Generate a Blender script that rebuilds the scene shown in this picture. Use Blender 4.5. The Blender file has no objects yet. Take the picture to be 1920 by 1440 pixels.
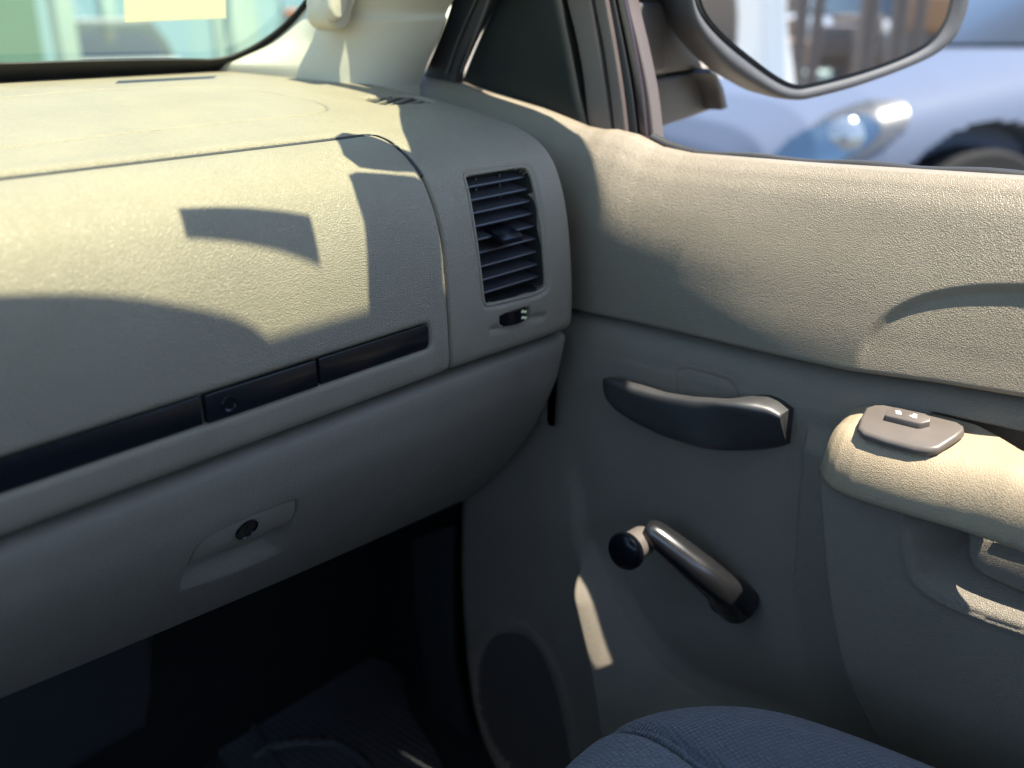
import bpy, bmesh, math, random
import numpy as np
from mathutils import Matrix, Vector
random.seed(7); rng = np.random.default_rng(7)
SC = bpy.context.scene
C = SC.collection

# ------------------------------------------------------------------ camera, world, sun, exposure
# vehicle axes: x to the passenger door, y to the front of the truck, z up; the eye is the origin
FPX, CX, CY = 1850.0, 960.0, 720.0            # focal length and centre in units of a 1920 wide picture
def _axes(vx, vy):
    X = np.array([vx[0]-CX, -(vx[1]-CY), -FPX]); X /= np.linalg.norm(X)
    Y = np.array([vy[0]-CX, -(vy[1]-CY), -FPX]); Y /= np.linalg.norm(Y)
    Y = Y - X*(X@Y); Y /= np.linalg.norm(Y)
    return np.array([X, Y, np.cross(X, Y)])
M = _axes((2650, 20), (-1450, 100))
cam_d = bpy.data.cameras.new('camera'); cam = bpy.data.objects.new('camera', cam_d); C.objects.link(cam)
cam_d.sensor_width = 36.0; cam_d.lens = 36.0*FPX/1920.0
cam_d.clip_start = 0.02; cam_d.clip_end = 500
m4 = Matrix.Identity(4)
for i in range(3):
    for j in range(3): m4[i][j] = M[i][j]
cam.matrix_world = m4
cam_d.dof.use_dof = True; cam_d.dof.focus_distance = 0.81; cam_d.dof.aperture_fstop = (cam_d.lens/1000)/0.0100
SC.camera = cam

LIGHT = np.array([-0.062, 0.36, -0.925]); LIGHT /= np.linalg.norm(LIGHT)     # the way the sunlight travels
sun_dir = Vector(-LIGHT)
EL = math.asin(sun_dir.z)
w = bpy.data.worlds.new('World'); SC.world = w; w.use_nodes = True
nt = w.node_tree; nt.nodes.clear()
sky = nt.nodes.new('ShaderNodeTexSky'); sky.sky_type = 'NISHITA'; sky.sun_disc = False
sky.sun_elevation = EL; sky.sun_rotation = math.atan2(sun_dir.x, sun_dir.y)
sky.air_density = 1.0; sky.dust_density = 0.3; sky.ozone_density = 2.4
bg = nt.nodes.new('ShaderNodeBackground'); bg.inputs['Strength'].default_value = 0.15
wo = nt.nodes.new('ShaderNodeOutputWorld')
nt.links.new(sky.outputs[0], bg.inputs['Color']); nt.links.new(bg.outputs[0], wo.inputs['Surface'])
sl = bpy.data.lights.new('sun', 'SUN'); sl.energy = 4.2; sl.angle = math.radians(0.5); sl.color = (1.0, 0.93, 0.80)
so = bpy.data.objects.new('sun', sl); C.objects.link(so)
so.rotation_euler = sun_dir.to_track_quat('Z', 'Y').to_euler()
SC.view_settings.view_transform = 'Standard'; SC.view_settings.look = 'None'
SC.view_settings.exposure = 1.84; SC.view_settings.gamma = 1.0
SC.cycles.max_bounces = 10; SC.cycles.diffuse_bounces = 6; SC.cycles.transparent_max_bounces = 12
SC.cycles.sample_clamp_indirect = 4.0
SC.cycles.caustics_reflective = False; SC.cycles.caustics_refractive = False

# ------------------------------------------------------------------ measuring helpers
def ray(px, py):
    return M @ np.array([(px-CX)/FPX, -(py-CY)/FPX, -1.0])
def U(px, py, ax, val):
    r = ray(px, py); return r*(val/r[ax])
def on_plane(px, py, p0, n):
    r = ray(px, py); n = np.asarray(n, float); return r*(np.dot(p0, n)/np.dot(r, n))
def smooth(a, b, x):
    t = np.clip((np.asarray(x, float)-a)/(b-a), 0, 1); return t*t*(3-2*t)
def spline(pts, n=12, closed=False):
    P = np.asarray(pts, float); N = len(P); out = []
    rngi = range(N if closed else N-1)
    for i in rngi:
        if closed: p0, p1, p2, p3 = P[i-1], P[i], P[(i+1) % N], P[(i+2) % N]
        else: p0, p1, p2, p3 = P[max(i-1, 0)], P[i], P[i+1], P[min(i+2, N-1)]
        for k in range(n):
            t = k/n
            out.append(0.5*((2*p1)+(-p0+p2)*t+(2*p0-5*p1+4*p2-p3)*t*t+(-p0+3*p1-3*p2+p3)*t**3))
    if not closed: out.append(P[-1])
    return np.array(out)
def seg_dist(P, poly, closed=False):
    poly = np.asarray(poly, float)
    A = poly if closed else poly[:-1]; B = np.roll(poly, -1, 0) if closed else poly[1:]
    best = np.full(len(P), 1e9)
    for a, b in zip(A, B):
        ab = b-a; L = ab@ab+1e-12
        t = np.clip(((P-a)@ab)/L, 0, 1); q = P-a-t[:, None]*ab
        best = np.minimum(best, q[:, 0]**2+q[:, 1]**2)
    return np.sqrt(best)
def inside(P, poly):
    poly = np.asarray(poly, float); r = np.zeros(len(P), bool)
    x, y = P[:, 0], P[:, 1]; j = len(poly)-1
    for i in range(len(poly)):
        xi, yi, xj, yj = poly[i, 0], poly[i, 1], poly[j, 0], poly[j, 1]
        if yi != yj: r ^= ((yi > y) != (yj > y)) & (x < (xj-xi)*(y-yi)/(yj-yi)+xi)
        j = i
    return r
def sdf(P, poly):                                   # negative inside a closed outline
    lo, hi = poly.min(0)-0.03, poly.max(0)+0.03
    m = np.all((P > lo) & (P < hi), axis=1); out = np.full(len(P), 0.03)
    d = seg_dist(P[m], poly, True); d[inside(P[m], poly)] *= -1; out[m] = d
    return out
def near(P, poly, closed=False):                    # distance to a line, capped far away
    lo, hi = poly.min(0)-0.02, poly.max(0)+0.02
    m = np.all((P > lo) & (P < hi), axis=1); out = np.full(len(P), 0.05); out[m] = seg_dist(P[m], poly, closed)
    return out

class Profile:                                      # a (y, z) section, swept along x
    def __init__(s, pts):
        c = spline(pts, 60); d = np.r_[0, np.cumsum(np.hypot(*np.diff(c, axis=0).T))]
        s.L = d[-1]; s.S = d; s.C = c
    def at(s, q):
        return np.stack([np.interp(q, s.S, s.C[:, 0]), np.interp(q, s.S, s.C[:, 1])], -1)
    def normal(s, q):                               # outward: up and to the rear
        a = s.at(np.clip(q-0.002, 0, s.L)); b = s.at(np.clip(q+0.002, 0, s.L)); t = b-a
        n = np.stack([t[..., 1], -t[..., 0]], -1); return n/np.linalg.norm(n, axis=-1, keepdims=True)
    def hit(s, px, py):                             # where a line of sight first meets the section: (x, s)
        r = ray(px, py); f = s.C[:, 1]*r[1]-s.C[:, 0]*r[2]
        k = np.where(np.sign(f[:-1]) != np.sign(f[1:]))[0]
        best = None
        for i in k:
            a = f[i]/(f[i]-f[i+1]); y = s.C[i, 0]+a*(s.C[i+1, 0]-s.C[i, 0]); t = y/r[1]
            if t > 0 and (best is None or t < best[0]): best = (t, s.S[i]+a*(s.S[i+1]-s.S[i]))
        if best is None: raise ValueError('no hit %s' % ((px, py),))
        return np.array([best[0]*r[0], best[1]])

# ------------------------------------------------------------------ object helpers
def tag(o, label=None, cat=None, group=None, kind=None):
    if label: o['label'] = label
    if cat: o['category'] = cat
    if group: o['group'] = group
    if kind: o['kind'] = kind
    return o
def thing(name, loc, label, cat, group=None):
    o = bpy.data.objects.new(name, None); C.objects.link(o); o.location = loc; o.empty_display_size = 0.05
    return tag(o, label, cat, group)
def link(name, me, mat, parent=None, smooth_=True):
    o = bpy.data.objects.new(name, me); C.objects.link(o)
    if mat is not None and not me.materials: me.materials.append(mat)
    if smooth_: me.polygons.foreach_set('use_smooth', [True]*len(me.polygons))
    if parent is not None:
        o.parent = parent
        off = parent.location if parent.type == 'EMPTY' else Vector((0, 0, 0))
        o.matrix_parent_inverse = Matrix.Translation(-off)
    return o
def mesh_np(name, V, F, mat, parent=None, sm=True):
    V = np.asarray(V, float); F = np.asarray(F)
    used = np.unique(F); remap = np.full(len(V), -1); remap[used] = np.arange(len(used))
    me = bpy.data.meshes.new(name)
    me.from_pydata(V[used].tolist(), [], remap[F].tolist()); me.update()
    return link(name, me, mat, parent, sm)
def grid_f(n, m, wrap=False):
    i, j = np.meshgrid(np.arange(n-1), np.arange(m if wrap else m-1), indexing='ij')
    j2 = (j+1) % m
    return np.stack([i*m+j, i*m+j2, (i+1)*m+j2, (i+1)*m+j], -1).reshape(-1, 4)
def bm_obj(name, bm, mat, parent=None, sm=True, angle=40):
    bmesh.ops.recalc_face_normals(bm, faces=bm.faces)
    me = bpy.data.meshes.new(name); bm.to_mesh(me); bm.free()
    o = link(name, me, mat, parent, sm)
    if sm and angle: me.set_sharp_from_angle(angle=math.radians(angle))
    return o
def bevel(bm, w, seg=2, edges=None):
    bmesh.ops.bevel(bm, geom=edges or bm.edges[:], offset=w, segments=seg, affect='EDGES', profile=0.5, clamp_overlap=True)
def add_box(bm, lo, hi, bev=0, R=None):
    b = bmesh.new()
    vs = [b.verts.new((x, y, z)) for x in (lo[0], hi[0]) for y in (lo[1], hi[1]) for z in (lo[2], hi[2])]
    for f in ((0, 1, 3, 2), (4, 6, 7, 5), (0, 4, 5, 1), (2, 3, 7, 6), (0, 2, 6, 4), (1, 5, 7, 3)):
        b.faces.new([vs[k] for k in f])
    if bev: bevel(b, bev)
    if R is not None: bmesh.ops.transform(b, matrix=R, verts=b.verts)
    me = bpy.data.meshes.new('t'); b.to_mesh(me); b.free(); bm.from_mesh(me); bpy.data.meshes.remove(me)
    return bm
def add_prism(bm, ring, off, bev=0, seg=2):         # outline in space pushed along off, edges rounded
    b = bmesh.new(); off = np.asarray(off, float)
    A = [b.verts.new(tuple(p)) for p in ring]; B = [b.verts.new(tuple(np.asarray(p)+off)) for p in ring]
    b.faces.new(A); b.faces.new(B[::-1]); n = len(A)
    for i in range(n): b.faces.new([A[i], B[i], B[(i+1) % n], A[(i+1) % n]])
    bmesh.ops.recalc_face_normals(b, faces=b.faces)
    if bev:
        ed = [e for e in b.edges if (e.verts[0] in A) == (e.verts[1] in A) and len(e.link_faces) == 2 and any(len(f.verts) > 4 or n == 4 for f in e.link_faces)]
        bevel(b, bev, seg, ed)
    me = bpy.data.meshes.new('t'); b.to_mesh(me); b.free(); bm.from_mesh(me); bpy.data.meshes.remove(me)
    return bm
def sweep(path, rad, n=20, up=(0, 0, 1), cap=True, power=2.0):
    """tube of (optionally squarish) section; rad: list of (r_side, r_up)"""
    P = np.asarray(path, float); R = np.asarray([(r, r) if np.isscalar(r) else r for r in rad], float)
    T = np.gradient(P, axis=0); T /= np.linalg.norm(T, axis=1, keepdims=True)
    V = []
    up = np.asarray(up, float)
    for p, t, r in zip(P, T, R):
        s = np.cross(t, up); s /= np.linalg.norm(s); u = np.cross(s, t)
        for k in range(n):
            a = 2*math.pi*k/n; c, q = math.cos(a), math.sin(a)
            c = math.copysign(abs(c)**(2/power), c); q = math.copysign(abs(q)**(2/power), q)
            V.append(p+s*c*r[0]+u*q*r[1])
    m = len(P); F = grid_f(m, n, True).tolist()
    if cap:
        V.append(P[0]); V.append(P[-1])
        for k in range(n):
            F.append([m*n, (k+1) % n, k, k]); F.append([m*n+1, (m-1)*n+k, (m-1)*n+(k+1) % n, (m-1)*n+(k+1) % n])
    return np.array(V), F
def tube(name, path, rad, mat, parent=None, **k):
    V, F = sweep(path, rad, **k); bm = bmesh.new(); vs = [bm.verts.new(tuple(v)) for v in V]
    for f in F:
        g = list(dict.fromkeys(f))
        bm.faces.new([vs[i] for i in g])
    return bm_obj(name, bm, mat, parent, True, 50)
def add_lathe(bm, prof, origin, axis, n=32):        # prof: (radius, height along axis)
    ax = Vector(axis).normalized(); q = ax.to_track_quat('Z', 'Y').to_matrix(); rows = []
    for r, h in prof:
        rows.append([bm.verts.new(Vector(origin)+q @ Vector((r*math.cos(2*math.pi*k/n), r*math.sin(2*math.pi*k/n), h))) for k in range(n)])
    for a, b in zip(rows[:-1], rows[1:]):
        for k in range(n): bm.faces.new([a[k], a[(k+1) % n], b[(k+1) % n], b[k]])
    bm.faces.new(rows[0][::-1]); bm.faces.new(rows[-1])
    return bm

# ------------------------------------------------------------------ materials
def mat_base(name, col, rough=0.5, spec=0.5, metal=0.0, coat=0.0):
    m = bpy.data.materials.new(name); m.use_nodes = True
    b = m.node_tree.nodes['Principled BSDF']
    b.inputs['Base Color'].default_value = (*col, 1); b.inputs['Roughness'].default_value = rough
    b.inputs['Specular IOR Level'].default_value = spec; b.inputs['Metallic'].default_value = metal
    b.inputs['Coat Weight'].default_value = coat
    return m, m.node_tree, b
def noise(nt, scale, detail=3, vec=None, rough=0.5):
    n = nt.nodes.new('ShaderNodeTexNoise'); n.inputs['Scale'].default_value = scale; n.inputs['Detail'].default_value = detail
    n.inputs['Roughness'].default_value = rough
    if vec is not None: nt.links.new(vec, n.inputs['Vector'])
    return n
def mottle(nt, b, col, amt, scale, vec):            # uneven tone, as dust and wear give it
    n = noise(nt, scale, 4, vec); mx = nt.nodes.new('ShaderNodeMix'); mx.data_type = 'RGBA'
    nt.links.new(n.outputs['Fac'], mx.inputs['Factor'])
    mx.inputs['A'].default_value = (*[c*(1-amt) for c in col], 1); mx.inputs['B'].default_value = (*[min(1, c*(1+amt)) for c in col], 1)
    nt.links.new(mx.outputs['Result'], b.inputs['Base Color'])
    return n
def leather(name, col, grain=330, strength=0.55, rough=0.48, dist=0.0012, amt=0.13):
    m, nt, b = mat_base(name, col, rough, 0.45)
    tc = nt.nodes.new('ShaderNodeTexCoord'); obj = tc.outputs['Object']
    mottle(nt, b, col, amt, 14, obj)
    wn = noise(nt, 22, 5, obj, 0.7); rr = nt.nodes.new('ShaderNodeMapRange'); rr.inputs['From Min'].default_value = 0.3; rr.inputs['From Max'].default_value = 0.7
    rr.inputs['To Min'].default_value = rough-0.09; rr.inputs['To Max'].default_value = rough+0.10     # handled spots shine, dusty ones do not
    nt.links.new(wn.outputs['Fac'], rr.inputs['Value']); nt.links.new(rr.outputs[0], b.inputs['Roughness'])
    d = noise(nt, grain*0.55, 2, obj)
    sub = nt.nodes.new('ShaderNodeVectorMath'); sub.operation = 'SUBTRACT'; sub.inputs[1].default_value = (0.5, 0.5, 0.5)
    nt.links.new(d.outputs['Color'], sub.inputs[0])
    sc = nt.nodes.new('ShaderNodeVectorMath'); sc.operation = 'SCALE'; sc.inputs['Scale'].default_value = 0.9/grain
    nt.links.new(sub.outputs[0], sc.inputs[0])
    ad = nt.nodes.new('ShaderNodeVectorMath'); ad.operation = 'ADD'; nt.links.new(obj, ad.inputs[0]); nt.links.new(sc.outputs[0], ad.inputs[1])
    v = nt.nodes.new('ShaderNodeTexVoronoi'); v.feature = 'DISTANCE_TO_EDGE'; v.inputs['Scale'].default_value = grain
    nt.links.new(ad.outputs[0], v.inputs['Vector'])
    mr = nt.nodes.new('ShaderNodeMapRange'); mr.interpolation_type = 'SMOOTHSTEP'
    mr.inputs['From Min'].default_value = 0.0; mr.inputs['From Max'].default_value = 0.32
    nt.links.new(v.outputs['Distance'], mr.inputs['Value'])
    fine = noise(nt, grain*4, 2, obj)
    mix = nt.nodes.new('ShaderNodeMath'); mix.operation = 'MULTIPLY_ADD'; mix.inputs[1].default_value = 0.18
    nt.links.new(fine.outputs['Fac'], mix.inputs[0]); nt.links.new(mr.outputs[0], mix.inputs[2])
    bp = nt.nodes.new('ShaderNodeBump'); bp.inputs['Strength'].default_value = strength; bp.inputs['Distance'].default_value = dist
    nt.links.new(mix.outputs[0], bp.inputs['Height']); nt.links.new(bp.outputs[0], b.inputs['Normal'])
    return m
def plastic(name, col, rough=0.45, bump=0.12, scale=900, spec=0.5, amt=0.15):
    m, nt, b = mat_base(name, col, rough, spec)
    tc = nt.nodes.new('ShaderNodeTexCoord'); obj = tc.outputs['Object']
    n0 = mottle(nt, b, col, amt, 40, obj)
    n = noise(nt, scale, 2, obj)
    bp = nt.nodes.new('ShaderNodeBump'); bp.inputs['Strength'].default_value = bump; bp.inputs['Distance'].default_value = 0.0006
    nt.links.new(n.outputs['Fac'], bp.inputs['Height']); nt.links.new(bp.outputs[0], b.inputs['Normal'])
    rr = nt.nodes.new('ShaderNodeMapRange'); rr.inputs['To Min'].default_value = max(0.03, rough-0.08); rr.inputs['To Max'].default_value = rough+0.1
    nt.links.new(n0.outputs['Fac'], rr.inputs['Value']); nt.links.new(rr.outputs[0], b.inputs['Roughness'])
    return m
def paint(name, col, rough=0.25):
    m, nt, b = mat_base(name, col, rough, 0.5, 0.0, 0.25); b.inputs['Coat Roughness'].default_value = 0.05
    tc = nt.nodes.new('ShaderNodeTexCoord'); mottle(nt, b, col, 0.06, 3, tc.outputs['Object'])
    return m
DASH = (0.228, 0.192, 0.140)
M_dash = leather('taupe grained vinyl', DASH, 620, 0.55, 0.46, 0.0008)
M_door = leather('taupe grained door vinyl', DASH, 640, 0.52, 0.46, 0.0008)
M_low = leather('taupe fine grained plastic', (0.205, 0.176, 0.136), 640, 0.55, 0.48, 0.0007)
M_arm = leather('tan grained armrest vinyl', (0.36, 0.285, 0.19), 680, 0.42, 0.46, 0.0008)
M_smooth = plastic('smooth taupe plastic', (0.205, 0.176, 0.136), 0.42, 0.08)
M_trim = plastic('satin black trim plastic', (0.006, 0.007, 0.010), 0.22, 0.02, 900, 0.28)
M_black = plastic('black moulded plastic', (0.027, 0.026, 0.026), 0.50, 0.10, 900, 1.0)
M_gloss = plastic('glossy black crank plastic', (0.011, 0.011, 0.012), 0.24, 0.03, 900, 0.9)
M_slat = plastic('dark violet grey vent plastic', (0.028, 0.027, 0.031), 0.45, 0.08)
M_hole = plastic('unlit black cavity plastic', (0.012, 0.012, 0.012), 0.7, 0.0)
M_cream = plastic('cream pillar trim plastic', (0.46, 0.43, 0.345), 0.5, 0.05, 500, 0.4, 0.05)
M_switch = plastic('grey brown switch bezel plastic', (0.115, 0.098, 0.086), 0.38, 0.05)
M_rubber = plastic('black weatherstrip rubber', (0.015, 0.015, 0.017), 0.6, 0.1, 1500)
M_frame = plastic('dusty brown frame plastic', (0.095, 0.075, 0.068), 0.5, 0.1, 1200)
M_sail = plastic('dark green grey sail panel plastic', (0.012, 0.015, 0.014), 0.6, 0.12, 1400, 0.2)
M_mirror_body = plastic('dusty brown grey mirror plastic', (0.085, 0.085, 0.088), 0.5, 0.15, 1500, 0.4, 0.25)
M_grille = plastic('dark speaker grille cloth', (0.070, 0.064, 0.057), 0.8, 0.5, 700)
M_carpet = plastic('dark blue grey carpet', (0.06, 0.064, 0.07), 0.95, 1.0, 700, 0.1)
M_mark = plastic('pale yellow printed marks', (0.75, 0.75, 0.40), 0.5, 0.0)
M_white = plastic('white printed marks', (0.85, 0.85, 0.83), 0.5, 0.0)

# ------------------------------------------------------------------ the setting
GZ = -1.40                                          # ground below the eye
def ground_mat():
    m, nt, b = mat_base('asphalt', (0.06, 0.058, 0.055), 0.9, 0.3)
    tc = nt.nodes.new('ShaderNodeTexCoord'); mottle(nt, b, (0.24, 0.20, 0.15), 0.3, 0.8, tc.outputs['Object'])
    return m
bm = bmesh.new()
vs = [bm.verts.new(p) for p in ((-150, -150, GZ), (150, -150, GZ), (150, 150, GZ), (-150, 150, GZ))]; bm.faces.new(vs)
tag(bm_obj('ground', bm, ground_mat(), None, False), kind='structure')

# ------------------------------------------------------------------ the cab round them: roof, pillars, floor, glass
M_head = plastic('pale grey headliner cloth', (0.46, 0.385, 0.295), 0.9, 0.3, 700)
M_maroon = paint('dark red vehicle paint', (0.035, 0.018, 0.021), 0.3)
cab = thing('truck_cab', (0.0, 0.0, -1.0), 'dark pickup cab shell with footwell walls and rubber door seal around the dashboard', 'truck cab')
def slab(name, lo, hi, mat, parent=cab, bev=0.004):
    bm = bmesh.new(); add_box(bm, lo, hi, bev); return bm_obj(name, bm, mat, parent, True, 40)
YH = 0.303                                          # front edge of the roof
slab('roof_lining', (-0.75, -0.80, 0.455), (0.760, YH, 0.475), M_head)
slab('roof_skin', (-0.78, -0.84, 0.480), (0.763, YH+0.005, 0.492), M_maroon)
slab('rear_lower_wall', (-0.82, -0.86, -0.97), (0.86, -0.82, 0.02), M_low)
slab('rear_upper_wall', (-0.75, -0.86, 0.36), (0.74, -0.82, 0.455), M_head)
slab('driver_side_wall', (-0.90, -0.82, -0.97), (-0.84, 1.05, -0.10), M_low)
slab('driver_pillar', (-0.86, -0.86, -0.10), (-0.80, -0.62, 0.455), M_head)
slab('rear_pillar', (0.72, -0.86, -0.10), (0.80, -0.66, 0.455), M_head)
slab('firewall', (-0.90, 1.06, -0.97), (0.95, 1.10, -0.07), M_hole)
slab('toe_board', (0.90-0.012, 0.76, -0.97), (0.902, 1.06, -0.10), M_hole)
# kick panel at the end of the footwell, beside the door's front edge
slab('hinge_light_blocker', (0.775, 0.722, -0.50), (0.786, 1.06, -0.13), M_hole)  # added unseen slab that stops sunlight leaking past the dashboard end
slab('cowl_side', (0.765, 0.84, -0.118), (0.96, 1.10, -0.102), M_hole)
kp = [U(*p, 0, 0.83) for p in [(770, 1010), (848, 985), (846, 1100), (850, 1240), (870, 1345), (900, 1440), (915, 1480), (830, 1480), (800, 1300), (775, 1120)]]
bm = bmesh.new(); add_prism(bm, kp, (0.012, 0, 0), 0.003, 2); bm_obj('kick_panel', bm, plastic('dark kick panel plastic', (0.03, 0.032, 0.035), 0.6), cab, True, 40)
# black rubber of the door opening, between pillar trim and sail panel
A = [U(*p, 0, 0.842) for p in [(768, 190), (788, 150), (812, 95), (834, 40), (850, -10), (862, -60), (960, -60), (924, -5), (905, 30), (880, 80), (858, 130), (852, 165), (870, 190)]]
bm = bmesh.new(); add_prism(bm, A, (0.014, 0, 0), 0.003, 2); seal = bm_obj('door_seal', bm, M_rubber, cab, True, 40)
for pts, r_, m_ in (([(866, 136), (880, 95), (898, 50), (917, 0), (940, -60)], 0.0022, M_black), ([(838, 138), (852, 95), (872, 45), (892, 0), (915, -60)], 0.0016, M_black)):
    P = spline([U(*p, 0, 0.8395) for p in pts], 6); tube('seal_bead', P, [r_]*len(P), m_, seal, n=10)
# windscreen glass, its black edge band
NW = np.array([0, 0.66, 1.0]); NW /= np.linalg.norm(NW); PW = np.array([0, 1.05, -0.04])
def on_glass(px, off=0.0): return on_plane(*px, PW-NW*off, NW)
mg = bpy.data.materials.new('green tinted windscreen glass'); mg.use_nodes = True; g = mg.node_tree; g.nodes.clear()
tr = g.nodes.new('ShaderNodeBsdfTransparent'); tr.inputs['Color'].default_value = (0.905, 0.99, 0.80, 1)
gl = g.nodes.new('ShaderNodeBsdfGlossy'); gl.inputs['Roughness'].default_value = 0.03; gl.inputs['Color'].default_value = (0.9, 1.0, 0.95, 1)
lw = g.nodes.new('ShaderNodeLayerWeight'); lw.inputs['Blend'].default_value = 0.5
pw = g.nodes.new('ShaderNodeMath'); pw.operation = 'POWER'; pw.inputs[1].default_value = 4.0; g.links.new(lw.outputs['Facing'], pw.inputs[0])
fr = g.nodes.new('ShaderNodeMath'); fr.operation = 'MULTIPLY_ADD'; fr.inputs[1].default_value = 0.55; fr.inputs[2].default_value = 0.05; g.links.new(pw.outputs[0], fr.inputs[0])
mx = g.nodes.new('ShaderNodeMixShader'); ou = g.nodes.new('ShaderNodeOutputMaterial')
g.links.new(fr.outputs[0], mx.inputs['Fac']); g.links.new(tr.outputs[0], mx.inputs[1]); g.links.new(gl.outputs[0], mx.inputs[2]); g.links.new(mx.outputs[0], ou.inputs['Surface'])
screen = thing('windshield', (0, 1.05, -0.04), 'green tinted truck windshield with a pale sticker, above the dashboard', 'windshield')
def gp(x, y, off=0.0):
    p = np.array([x, y, PW[2]+(PW[1]-y)*0.66]); return p-NW*off
bm = bmesh.new(); f = [gp(-0.84, 1.075), gp(0.80, 1.075), gp(0.80, 0.80), gp(0.735, YH), gp(-0.735, YH), gp(-0.80, 0.8)]
bm.faces.new([bm.verts.new(tuple(p)) for p in f]); bm_obj('glass_pane', bm, mg, screen, False)
lo_in = [(-80, 114), (0, 117), (130, 113), (250, 110), (350, 109), (400, 109), (440, 100), (485, 78), (530, 44), (570, 0), (600, -50)]
lo_out = [(-80, 170), (0, 170), (130, 165), (250, 160), (350, 155), (420, 150), (470, 128), (520, 95), (562, 52), (600, 0), (625, -50)]
a_, b_ = spline([on_glass(p, 0.003) for p in lo_in], 6), spline([on_glass(p, 0.003) for p in lo_out], 6)
Vf = np.concatenate([a_, b_, a_-NW*0.002, b_-NW*0.002]); k = len(a_); Ff = []
for i in range(k-1):
    for (o1, o2) in ((0, k), (2*k, 3*k), (0, 2*k), (k, 3*k)): Ff.append([o1+i, o1+i+1, o2+i+1, o2+i])
mesh_np('edge_band', Vf, Ff, M_hole, screen, False)
M_stick = bpy.data.materials.new('translucent pale yellow sticker paper'); M_stick.use_nodes = True; g = M_stick.node_tree; b_ = g.nodes['Principled BSDF']
b_.inputs['Base Color'].default_value = (0.72, 0.70, 0.58, 1); b_.inputs['Roughness'].default_value = 0.8
t_ = g.nodes.new('ShaderNodeBsdfTranslucent'); t_.inputs['Color'].default_value = (0.74, 0.72, 0.60, 1); x_ = g.nodes.new('ShaderNodeMixShader'); x_.inputs['Fac'].default_value = 0.65
g.links.new(b_.outputs[0], x_.inputs[1]); g.links.new(t_.outputs[0], x_.inputs[2]); g.links.new(x_.outputs[0], g.nodes['Material Output'].inputs['Surface'])
A = [on_glass(p, 0.002) for p in [(233, 42), (424, 34), (423, -8), (232, -6)]]; bm = bmesh.new(); add_prism(bm, A, -NW*0.0004); bm_obj('sticker', bm, M_stick, screen, False)
def hit_top(px):
    x, s = TOP_.hit(*px); y, z = TOP_.at(s); return np.array([x, y, z])
TOP_ = Profile([(1.30, -0.036), (1.15, -0.038), (1.05, -0.040), (0.95, -0.0455), (0.85, -0.054), (0.77, -0.064), (0.71, -0.074), (0.665, -0.0835),
                (0.637, -0.0915), (0.613, -0.105), (0.598, -0.122), (0.587, -0.150), (0.580, -0.188), (0.5765, -0.235), (0.577, -0.268), (0.580, -0.2805), (0.588, -0.285)])
def toward_sun(p, p0, n): return p+LIGHT*(np.dot(np.asarray(p0)-p, n)/np.dot(LIGHT, n))
A = [toward_sun(hit_top(p), PW-NW*0.004, NW) for p in [(333, 390), (400, 387), (460, 388), (520, 393), (580, 402), (600, 492), (565, 477), (520, 463), (475, 453), (430, 446), (347, 440)]]  # added unseen tag, outlined by a dash shadow traced back toward the sun
bm = bmesh.new(); add_prism(bm, A, -NW*0.003, 0.0006, 1); bm_obj('tag_shadow_caster', bm, M_black, screen, True, 40)

# unseen sun visor added under the roof, its edge shaped to shade the dash
zv = np.array([0, 0, 0.40])
edge_v = [toward_sun(hit_top(p), zv, np.array([0, 0, 1.0])) for p in [(0, 572), (150, 570), (250, 577), (340, 592), (430, 612), (480, 635), (515, 665)]]
ev = np.array(edge_v); A = [(-0.12, ev[0, 1]+0.01, 0.40)]+[tuple(p) for p in spline(ev, 4)]+[(ev[-1, 0]+0.004, ev[-1, 1]-0.03, 0.40), (ev[-1, 0]-0.01, 0.20, 0.40), (-0.12, 0.20, 0.40)]
bm = bmesh.new(); add_prism(bm, A, (0, 0, 0.016), 0.005, 2); vis = bm_obj('visor_shadow_caster', bm, M_head, None, True, 40)
tag(vis, 'pale grey unseen sun visor shape added under the roof lining to shade the dashboard', 'sun visor')

# passenger side pillar trim with its grab handle
pillar = thing('pillar_trim', (0.76, 0.88, -0.05), 'cream plastic windshield pillar trim with grab handle, rising from the end of the dashboard', 'pillar trim')
EL_ = [on_glass(p, 0.006) for p in [(405, 140), (425, 119), (445, 110), (500, 84), (545, 48), (588, 0)]]
EL_ += [np.array(p) for p in ((0.772, 0.83, 0.10), (0.760, 0.709, 0.178), (0.748, 0.616, 0.238), (0.715, 0.50, 0.312), (0.682, 0.42, 0.367), (0.678, 0.365, 0.405), (0.680, 0.28, 0.458))]
tE = [0, 0.06, 0.12, 0.22, 0.32, 0.42, 0.52, 0.62, 0.70, 0.80, 0.88, 0.93, 1.0]
EM_ = [U(619, 158, 1, 0.88), U(616, 120, 1, 0.882), U(614, 80, 1, 0.884), U(616, 40, 1, 0.882), U(628, 0, 1, 0.875)] + \
      [np.array(p) for p in ((0.745, 0.80, 0.085), (0.7385, 0.72, 0.125), (0.729, 0.646, 0.169), (0.708, 0.594, 0.203), (0.660, 0.474, 0.283), (0.651, 0.437, 0.307), (0.662, 0.395, 0.335), (0.668, 0.34, 0.371), (0.674, 0.28, 0.41))]
tM = [0, 0.10, 0.20, 0.31, 0.42, 0.50, 0.57, 0.62, 0.67, 0.80, 0.84, 0.89, 0.94, 1.0]
ER_ = [U(788, 160, 0, 0.815), U(802, 120, 0, 0.815), U(820, 80, 0, 0.815), U(836, 40, 0, 0.815), U(850, 0, 0, 0.813)] + [np.array(p) for p in ((0.80, 0.66, 0.11), (0.775, 0.52, 0.20), (0.745, 0.40, 0.30), (0.73, 0.26, 0.41))]
tR = [0, 0.10, 0.21, 0.31, 0.42, 0.58, 0.72, 0.86, 1.0]
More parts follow.
